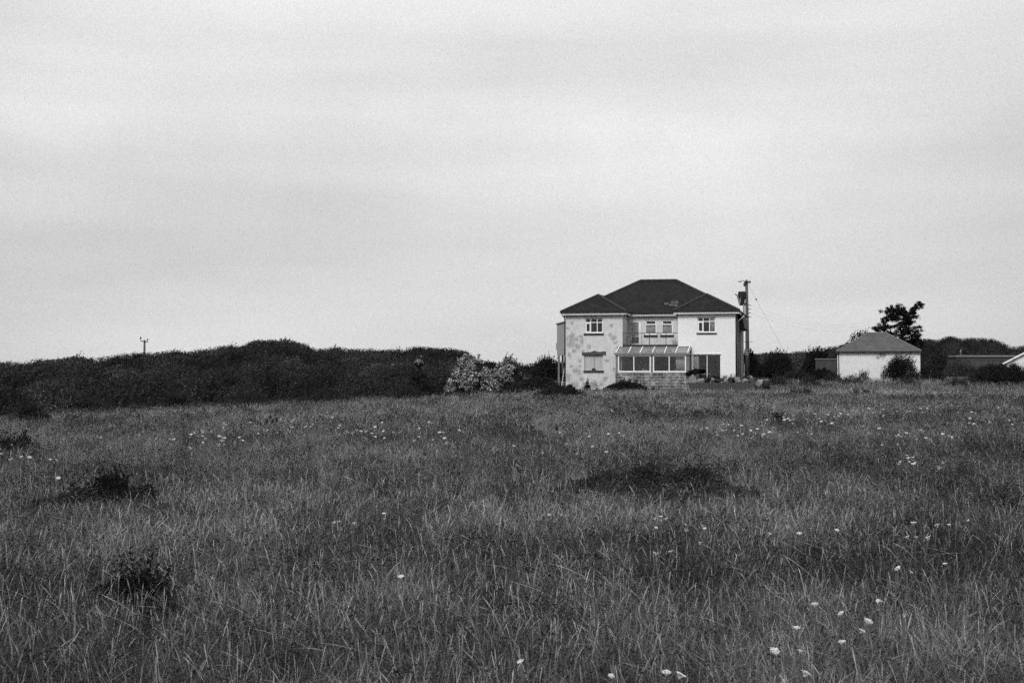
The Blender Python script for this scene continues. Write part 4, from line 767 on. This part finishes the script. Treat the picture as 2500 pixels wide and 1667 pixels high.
# ------------------------------------------------------------------ brambles in the field
def bramble(px, pyb, wpx, hpx, D, label, tone=.03, nleaf=3000, size=.06, seed=1, dep=.5, shoots=30):
    q_ = random.Random(seed); x = at(px, D); z0 = tz(x, D); Wd = wpx/3472.2*D; H = hpx/3472.2*D; n = max(4, int(Wd/.45)); lumps = []
    for i in range(n*3):
        f = max(-1.25, min(1.25, q_.gauss(0, .5))); g_ = q_.gauss(0, .55); hh = H*math.exp(-f*f*.9-g_*g_*.5)*q_.uniform(.45,1.05); rx = max(.14, Wd/n*q_.uniform(.4,.95))
        lumps.append((f*Wd*.47, g_*dep, hh*.45, rx, rx*1.1, max(.08, hh*.55)))
    dark_spots.append((x, D, Wd*.5+.15, dep+.35)); return shrub('bramble', label, 'bramble', (x, D, z0), lumps, nleaf, size, tone, shoots=shoots, shoot_len=.3, lower=-.6, inner=.2, lean=(.1,0,1))
bramble(1605, 1215, 520, 90, 26.0, 'large low bramble patch in the middle of the field below the house', 0.045, 22000, .055, 2, 2.0, 120)
bramble(275, 1240, 330, 92, 24.2, 'tangled bramble in the field at the left of the near grass', .022, 6500, .06, 3, .8, 70)
bramble(320, 1490, 230, 100, 14.4, 'small dark bramble in the nearest grass on the left', .016, 4200, .045, 4, .35, 40)
bramble(400, 1530, 150, 40, 13.6, 'low dark weeds just right of the nearest bramble', 0.033, 3000, .04, 5, .4, 30)
bramble(35, 1110, 110, 60, 38.0, 'dark bush at the left edge of the field', 0.035, 3600, .08, 6, .7, 60)
bramble(2455, 1258, 150, 34, 23.2, 'low dark bramble at the right edge of the field', 0.033, 4200, .06, 7, .5, 30)
bramble(1897, 1040, 34, 30, 52.0, 'small dark weed clump in the upper right of the field', 0.027, 800, .08, 8, .25, 20)
bramble(1560, 1030, 60, 20, 60.0, 'low dark weed patch in the grass below the conservatory', 0.062, 900, .08, 9, .4, 10)
bramble(1960, 968, 120, 18, 84.0, 'ragged dark weeds along the rise in front of the outbuilding', 0.050, 2000, .1, 10, .6, 30)
bramble(2110, 965, 70, 20, 86.0, 'dark weed patch on the rise below the bush at the outbuilding', 0.037, 1200, .1, 11, .5, 16)
bramble(180, 1026, 50, 14, 62.0, 'small dark hummock of weeds near the foot of the scrub ridge', 0.037, 700, .09, 12, .4, 10)
bramble(340, 1034, 34, 16, 60.0, 'darker little weed clump right of the hummock below the ridge', 0.037, 500, .09, 13, .3, 10)

# ------------------------------------------------------------------ meadow grass
HC, HS = math.cos(HT), math.sin(HT)
def blocked(x, y):
    dx, dy = x-HO.x, y-HO.y; u = dx*HC-dy*HS; v = dx*HS+dy*HC
    b = (u > -1.5) & (u < 12.3) & (v > -.15) & (v < 12) | (u > 3.7) & (u < 13.5) & (v > -2.35) & (v < 1)
    dx, dy = x-SO.x, y-SO.y; c2, s2 = math.cos(ST), math.sin(ST); u = dx*c2-dy*s2; v = dx*s2+dy*c2
    b |= (u > -.1) & (u < 6.4) & (v > -.05) & (v < 5.4)
    return b | ((x < -1) & (y > np.interp(x, *LFR)+2.0))
VIGNETTE_SPOTS = [(-3.3,10.2,1.3,1.2),(-4.6,13.5,1.5,1.8),(3.6,10.2,1.2,1.0),(4.7,14.0,1.4,2.2),(6.2,18.5,1.6,2.5),(8.4,25,2.2,3),(-7.5,22,2,2.5),(12.5,36,3,5),(-2.5,12.0,1.2,.8),(.9,10.4,.8,.5)]  # spots near the view's edges where lens vignetting is painted as darker grass
def herb_vignette(x, y):
    """patches of darker broad-leaved growth, plus a vignette painted into the grass tone"""
    k = fbm(x/2.0, y/6.0, 71, 4); k2 = fbm(x/.6, y/.9, 83, 3); v = 1-.36*sst(.48, .66, k)-.38*sst(.50, .64, k2)
    for (a, b, p, q_) in VIGNETTE_SPOTS: v *= 1-.5*np.exp(-((x-a)/p)**2-((y-b)/q_)**2)
    return np.maximum(v, .2)
def scatter(y0, y1, dens, margin=1.35):
    ex = 4.5 if y1 < 50 else 2.0; hw = lambda y: .36*margin*y+ex                  # the field goes on well past both sides of the view
    n = int(dens*(.36*margin*(y1*y1-y0*y0)+2*ex*(y1-y0))); y = rng.uniform(y0, y1, int(n*2.2)); y = y[rng.random(len(y))*hw(y1) < hw(y)][:n]
    return rng.uniform(-1, 1, len(y))*hw(y), y
def grass(y0, y1, dens, segs, wid, stem_frac, tuft=4, hmul=1.0, hcap=None):
    tx, ty = scatter(y0, y1, dens/tuft); n = len(tx)*tuft
    sp = .05+.0012*np.repeat(ty, tuft); x = np.repeat(tx, tuft)+rng.normal(size=n)*sp; y = np.repeat(ty, tuft)+rng.normal(size=n)*sp
    trand = np.repeat(rng.random(len(tx)), tuft); tdir = np.repeat(rng.uniform(0, 2*np.pi, len(tx)), tuft)
    ok = ~blocked(x, y); x, y, trand, tdir = x[ok], y[ok], trand[ok], tdir[ok]; n = len(x)
    mac = fbm(x/7, y/7, 3, 4); mic = fbm(x/1.3, y/1.3, 21, 3); mac2 = fbm(x/2.6+5, y/5.0, 33, 3)
    h = (.09+.17*rng.random(n))*(.5+1.0*mac)*(.45+1.1*mic); stem = rng.random(n) < stem_frac*(.4+1.2*mac2)
    h = np.where(stem, h*.6+rng.uniform(.10,.30,n), h)*hmul
    h *= 1+.55*sst(101, 105, y)*(.3+1.4*fbm(x/1.5, y/3, 55, 2)); near = sst(91, 96, y)*(1-sst(103, 106, y))*sst(0, 4, x)*(1-sst(17, 20, x)); h *= 1-.72*near
    for (bx_, by_, rx, ry) in dark_spots: h *= 1-.34*np.exp(-((x-bx_)/rx)**2*1.5-((y-by_+.2)/ry)**2*1.5)
    tone = .090*herb_vignette(x, y)*(.45+1.1*mac)*(.5+1.0*mic)*np.exp(1.3*(trand-.5))*rng.lognormal(0,.5,n)
    straw = rng.random(n) < .10*(.3+1.6*mac2)*np.interp(y,[50,62,90,100],[1,2.2,2.2,1]); tone = np.where(straw, tone*3.2+.07, tone); tone = np.where(stem, tone*1.6+.04, tone)
    tone *= np.interp(y, [9,25,60,90,110], [.86,.98,1.15,1.45,1.1])*np.where(x > 14+0*y, .9, 1)
    tone = np.clip(tone, .015, .5)
    lean = np.abs(rng.normal(size=n))*.95+.2; lean = np.where(stem, lean*.5, lean); lean = np.where(rng.random(n) < .12, lean+.9, lean)
    wind = .12; az = tdir+rng.normal(size=n)*1.1; lx_ = np.cos(az)*lean+wind*.22; ly_ = np.sin(az)*lean
    face = rng.uniform(-1.1, 1.1, n); fx, fy = np.cos(face), np.sin(face)
    w = wid*rng.uniform(.6,1.4,n)*np.interp(y, [y0, y1], [1, 1.5]); z = terrain(x, y)-.02
    T = np.linspace(0, 1, segs+1); V = np.empty((n, segs+1, 2, 3), np.float32)
    for i, t_ in enumerate(T):
        k = (lx_**2+ly_**2)**.5; drop = 1/(np.sqrt(1+.6*k*k)); b = t_**1.8
        px_ = x+lx_*h*b; py_ = y+ly_*h*b; pz_ = z+h*drop*(t_-.22*np.minimum(k,1.6)*t_**2.5)
        prof_leaf = (1-t_**1.6)*.92+.08; prof_stem = .45 if t_ < .7 else (1.5 if t_ < .97 else .5)
        ww = w*np.where(stem, prof_stem, prof_leaf)*.5
        V[:,i,0,0] = px_-fx*ww; V[:,i,0,1] = py_-fy*ww; V[:,i,0,2] = pz_; V[:,i,1,0] = px_+fx*ww; V[:,i,1,1] = py_+fy*ww; V[:,i,1,2] = pz_
    base = (np.arange(n)*(segs+1)*2)[:,None]; i = np.arange(segs)[None,:]*2; a = base+i
    Q = np.stack([a, a+1, a+3, a+2], -1).reshape(-1,4)
    return V.reshape(-1,3), Q, np.repeat(tone, (segs+1)*2)
rings = [(7.5,15,3600,4,.0029,.10),(15,26,1700,4,.0046,.10),(26,45,760,3,.0068,.12),(45,72,260,3,.013,.14),(72,114,130,2,.02,.16)]
Vs, Qs, Ts, off = [], [], [], 0
for (y0, y1, dn, sg, wd, sf) in rings:
    V, Q, T = grass(y0, y1, dn, sg, wd, sf); Vs.append(V); Qs.append(Q+off); Ts.append(T); off += len(V)
# long bleached stalks, single and crossing, in the near grass
def stalks(n, y0, y1):
    x, y = scatter(y0, y1, n/(.36*1.35*(y1*y1-y0*y0)), 1.35); n = len(x); seg = 6; az = rng.uniform(0, 2*np.pi, n); k = np.abs(rng.normal(size=n))*.38+.05; flat = rng.random(n) < .13; k = np.where(flat, k+1.0, k)
    h = rng.uniform(.22,.52,n); w = rng.uniform(.0018,.0042,n)*np.interp(y,[8,40],[1,2]); z = terrain(x, y); V = np.empty((n,seg+1,2,3),np.float32); curl = rng.uniform(0,1.2,n)
    for i, t_ in enumerate(np.linspace(0,1,seg+1)):
        px_ = x+np.cos(az)*k*h*t_*(.6+.6*t_*curl); py_ = y+np.sin(az)*k*h*t_*(.6+.6*t_*curl); pz_ = z+.12*flat+h/np.sqrt(1+k*k)*(t_-.25*curl*t_**3); hd = np.where((t_ > .72) & (t_ < .99), 1.7, .8 if t_ < .99 else .3); ww = w*hd*.5
        V[:,i,0] = np.stack([px_-ww, py_, pz_], -1); V[:,i,1] = np.stack([px_+ww, py_, pz_+ww*.6], -1)
    base = (np.arange(n)*(seg+1)*2)[:,None]; a = base+np.arange(seg)[None,:]*2
    return V.reshape(-1,3), np.stack([a,a+1,a+3,a+2],-1).reshape(-1,4), np.repeat(np.clip(rng.uniform(.12,.46,n),0,.5),(seg+1)*2)
for n, a, b in ((3600,7.5,15),(5200,15,28),(4200,28,50)):
    V, Q, T = stalks(n, a, b); Vs.append(V); Qs.append(Q+off); Ts.append(T); off += len(V)
# seed panicles and small herb leaves: flecks near the tips
for (y0, y1, dn, sz) in ((7.5,15,1700,.010),(15,26,900,.013),(26,45,380,.019),(45,72,150,.028),(72,114,60,.042)):
    x, y = scatter(y0, y1, dn/5); x = np.repeat(x, 5)+rng.normal(size=len(x)*5)*.035; y = np.repeat(y, 5)+rng.normal(size=len(y)*5)*.035; ok = ~blocked(x, y); x, y = x[ok], y[ok]
    mac = fbm(x/7, y/7, 3, 4); mic = fbm(x/1.3, y/1.3, 21, 3); z = terrain(x, y)+(.30*(.5+1.0*mac)*(.45+1.1*mic))*rng.uniform(.35,1.25,len(x))*(1-.7*sst(91,96,y)*(1-sst(103,106,y))*sst(0,4,x)*(1-sst(17,20,x)))
    V, Q = leaf_geo(np.stack([x,y,z],-1), sz*rng.uniform(.5,1.6,len(x)), .2, .5); T = np.clip(.115*herb_vignette(x, y)*(.45+1.1*mac)*(.5+1.0*mic)*rng.lognormal(0,.45,len(x)), .02, .4)
    Vs.append(V); Qs.append(Q+off); Ts.append(np.repeat(T,4)); off += len(V)
# fluffy seed panicles on bent stalks, and low broad dark leaves
for (y0, y1, dn, k, sz, sp) in ((7.5,15,95,12,.0065,.012),(15,26,70,10,.0085,.014),(26,45,45,7,.013,.018),(45,75,26,4,.022,.025)):
    x, y = scatter(y0, y1, dn); keep = rng.random(len(x)) < .25+1.2*sst(.4, .7, fbm(x/2.6+5, y/5.0, 33, 3)); x, y = x[keep], y[keep]; ok = ~blocked(x, y); x, y = x[ok], y[ok]; n = len(x)
    z = terrain(x, y)+rng.uniform(.22,.50,n); d = rng.normal(size=(n,3))*np.array([.55,.55,.3])+np.array([.25,0,.8]); d /= np.linalg.norm(d, axis=1, keepdims=True); ln = rng.uniform(.03,.09,n)
    P = np.stack([x,y,z],-1)[:,None,:]+d[:,None,:]*(np.linspace(-1,1,k)[None,:,None]*ln[:,None,None])+rng.normal(size=(n,k,3))*sp*.5; P = P.reshape(-1,3)
    V, Q = leaf_geo(P, sz*rng.uniform(.6,1.7,len(P)), .1, .45); T = np.repeat(rng.uniform(.12,.30,n)*herb_vignette(x, y)**.5, k)*rng.lognormal(0,.25,len(P)); Vs.append(V); Qs.append(Q+off); Ts.append(np.repeat(np.clip(T,.05,.4),4)); off += len(V)
for (y0, y1, dn, sz) in ((7.5,15,70,.03),(15,26,45,.038),(26,45,24,.05),(45,80,9,.08)):
    x, y = scatter(y0, y1, dn); keep = rng.random(len(x)) < 1.15-herb_vignette(x, y); x, y = x[keep], y[keep]; ok = ~blocked(x, y); x, y = x[ok], y[ok]; k = 14
    P = np.stack([x,y,terrain(x,y)+rng.uniform(.08,.26,len(x))],-1)[:,None,:]+rng.normal(size=(len(x),k,3))*np.array([.07,.07,.05])*(sz/.03)**.5; P = P.reshape(-1,3)
    V, Q = leaf_geo(P, sz*rng.uniform(.5,1.3,len(P)), .5, .6); Vs.append(V); Qs.append(Q+off); Ts.append(np.repeat(np.clip(.032*rng.lognormal(0,.4,len(P)),.012,.12),4)); off += len(V)
gr = np_obj('meadow_grass', np.concatenate(Vs), np.concatenate(Qs), m_grass, None, np.concatenate(Ts))
tag(gr, 'long rough meadow grass covering the whole field', 'grass', kind='stuff')

# ------------------------------------------------------------------ wild flowers
def umbel(seed, dome):
    q_ = random.Random(seed); mb = MB()
    for i in range(34):
        a = i*2.39996; rr_ = .5*math.sqrt((i+.5)/34); x, y = rr_*math.cos(a), rr_*math.sin(a); z = dome*(1-(rr_/.5)**2)+q_.uniform(-.05,.05); s = q_.uniform(.055,.088)
        vs = [(x+s*math.cos(k*math.pi/3), y+s*math.sin(k*math.pi/3), z+q_.uniform(-.02,.02)) for k in range(6)]+[(x,y,z+.045)]
        mb.add(vs, [(k,(k+1)%6,6) for k in range(6)]+[(5,4,3,2,1,0)])
    for i in range(9):
        a = i*.7; mb.tube([(0,0,-.42),(.34*math.cos(a),.34*math.sin(a),dome*.4)],.012,4)
    return mb
heads = []
for k, dm in enumerate((.10,.2,.02)):
    me = umbel(k, dm).build('flower_head', m_flower); heads.append(me.data); bpy.data.objects.remove(me)
smb = MB().tube([(0,0,0),(.04,.01,.5),(.02,0,1.0)],[.006,.005,.004],5); so = smb.build('stem', m_stem); stem_me = so.data; bpy.data.objects.remove(so)
def ground_hit(px, py, h):
    k = (px-1250)/3472.2; ds = np.arange(8, 104, .15); yy = 915+3472.2*(2.4-terrain(k*ds, ds)-h)/ds; i = int(np.argmax(yy <= py)); return k*ds[i], ds[i]
def flower(px, py, size, label, group='white umbel flowers in the meadow', h=None, s=0):
    h = h or random.uniform(.38,.55); x, y = ground_hit(px, py, h); x, y = float(x), float(y)
    if blocked(np.array([x]), np.array([y]))[0]: return
    z = tz(x, y); r = empty('wild_carrot', (x, y, z-.02), random.uniform(0,6.28), label, 'wildflower', group)
    st_ = bpy.data.objects.new('stem', stem_me); COL.objects.link(st_); st_.parent = r; st_.scale = (1.6,1.6,h-.02)
    hd = bpy.data.objects.new('flower_head', random.choice(heads)); COL.objects.link(hd); hd.parent = r; hd.location = (.02*1.6,0,h+.015); hd.scale = (size,size,size); hd.rotation_euler = (random.uniform(-.5,.5),random.uniform(-.5,.5),0)
K = 1.0629
near = [(915,1322,.07),(1767,1492,.085),(1857,1551,.085),(1557,1551,.09),(1534,1550,.07),(1405,1551,.05),(1936,1406,.06),(1938,1471,.065),(1982,1428,.085),(1984,1453,.06),(2080,1411,.05),(1862,1388,.07),(1830,1440,.065),(1832,1491,.05),(2022,1380,.05),(2030,1384,.045),(2062,1302,.05),(2068,1300,.05),(2058,1308,.045),(2084,1312,.05),(2165,1294,.06),(775,1199,.06),(1190,1516,.06)]
for k, (a, b, s) in enumerate(near): flower(a*K, b*K, s*.86, 'white wild carrot head among the nearest grass in the bottom part of the field')
mids = [(2100,1200,.085),(2155,1206,.085),(2178,1204,.05),(2087,1232,.07),(2100,1235,.06),(2130,1236,.06),(2135,1232,.06),(1828,1224,.07),(1802,1208,.07),(1925,1217,.06),(1512,1270,.07),(1545,1264,.06),(1600,1246,.06),(1528,1190,.07),(1497,1188,.06),(1515,1187,.06),(1520,1192,.06),(1500,1212,.05),(1577,1215,.07),(1570,1205,.05),(1617,1206,.05),(1622,1212,.05),(1260,1183,.06),(1283,1180,.06),(884,1178,.06),(885,1190,.05),(820,1200,.06),(774,1197,.05),(132,1097,.09),(915,1130,.06),(1700,1215,.05),(1760,1225,.05),(2215,1195,.05)]
for a, b, s in mids: flower(a*K, b*K, s*.92, 'white wild carrot head between the bramble patch and the nearest grass')
clusters = [((490,1000,40,22,16),'white flower head in the cluster left of centre below the scrub ridge'),((700,985,120,16,14),'white flower head scattered under the middle of the scrub ridge'),((860,990,120,14,16),'white flower head in the sprinkled band under the flowering bush'),((960,1010,110,14,8),'white flower head low in the field under the flowering bush'),
    ((1340,1000,60,30,10),'white flower head in the field left of the view below the left bay'),((1700,985,80,16,24),'white flower head in the cluster below the terrace'),((1880,960,80,10,18),'white flower head in the band below the broad dark bush'),((2070,945,110,12,22),'white flower head on the rise below the outbuilding'),((2090,995,70,14,16),'white flower head in the group midway down the right of the field'),((2100,1058,35,10,9),'white flower head in the little knot at the right of the field'),((2290,960,70,24,10),'white flower head thinly scattered at the far right of the field'),((90,1045,40,12,6),'white flower head at the left edge of the field beside the dark bush'),((300,1010,120,20,8),'white flower head sparse under the left part of the scrub ridge')]
for (cx_, cy_, sx_, sy_, n), lb_ in clusters:
    for k in range(int(n*1.35)): flower((cx_+random.gauss(0,.9)*sx_)*K, (cy_+random.gauss(0,.85)*sy_)*K, random.uniform(.055,.11), lb_, 'white umbel flowers in the meadow')
for k, (px, py, lb_) in enumerate([(658,1018,'tall dark dock seed head left of the pair under the scrub ridge'),(663,1027,'dark dock seed head in the middle of the small group'),(674,1023,'dark dock seed head at the right of the small group'),(650,1028,'smallest dark dock seed head at the left of the group'),(1356,1045,'lone dark dock seed head in the field below the left bay')]):
    h = .85; x, y = ground_hit(px, py, h); x, y = float(x), float(y); r = empty('dock_plant', (x, y, tz(x,y)-.02), 0, lb_, 'dock', 'dark dock seed heads')
    st_ = bpy.data.objects.new('stem', stem_me); COL.objects.link(st_); st_.parent = r; st_.scale = (2,2,h)
    mb = MB(); mb.blob((.03,0,h+.02),(.035,.035,.06),.25,k,7,6); mb.build('seed_head', m_seed, r)
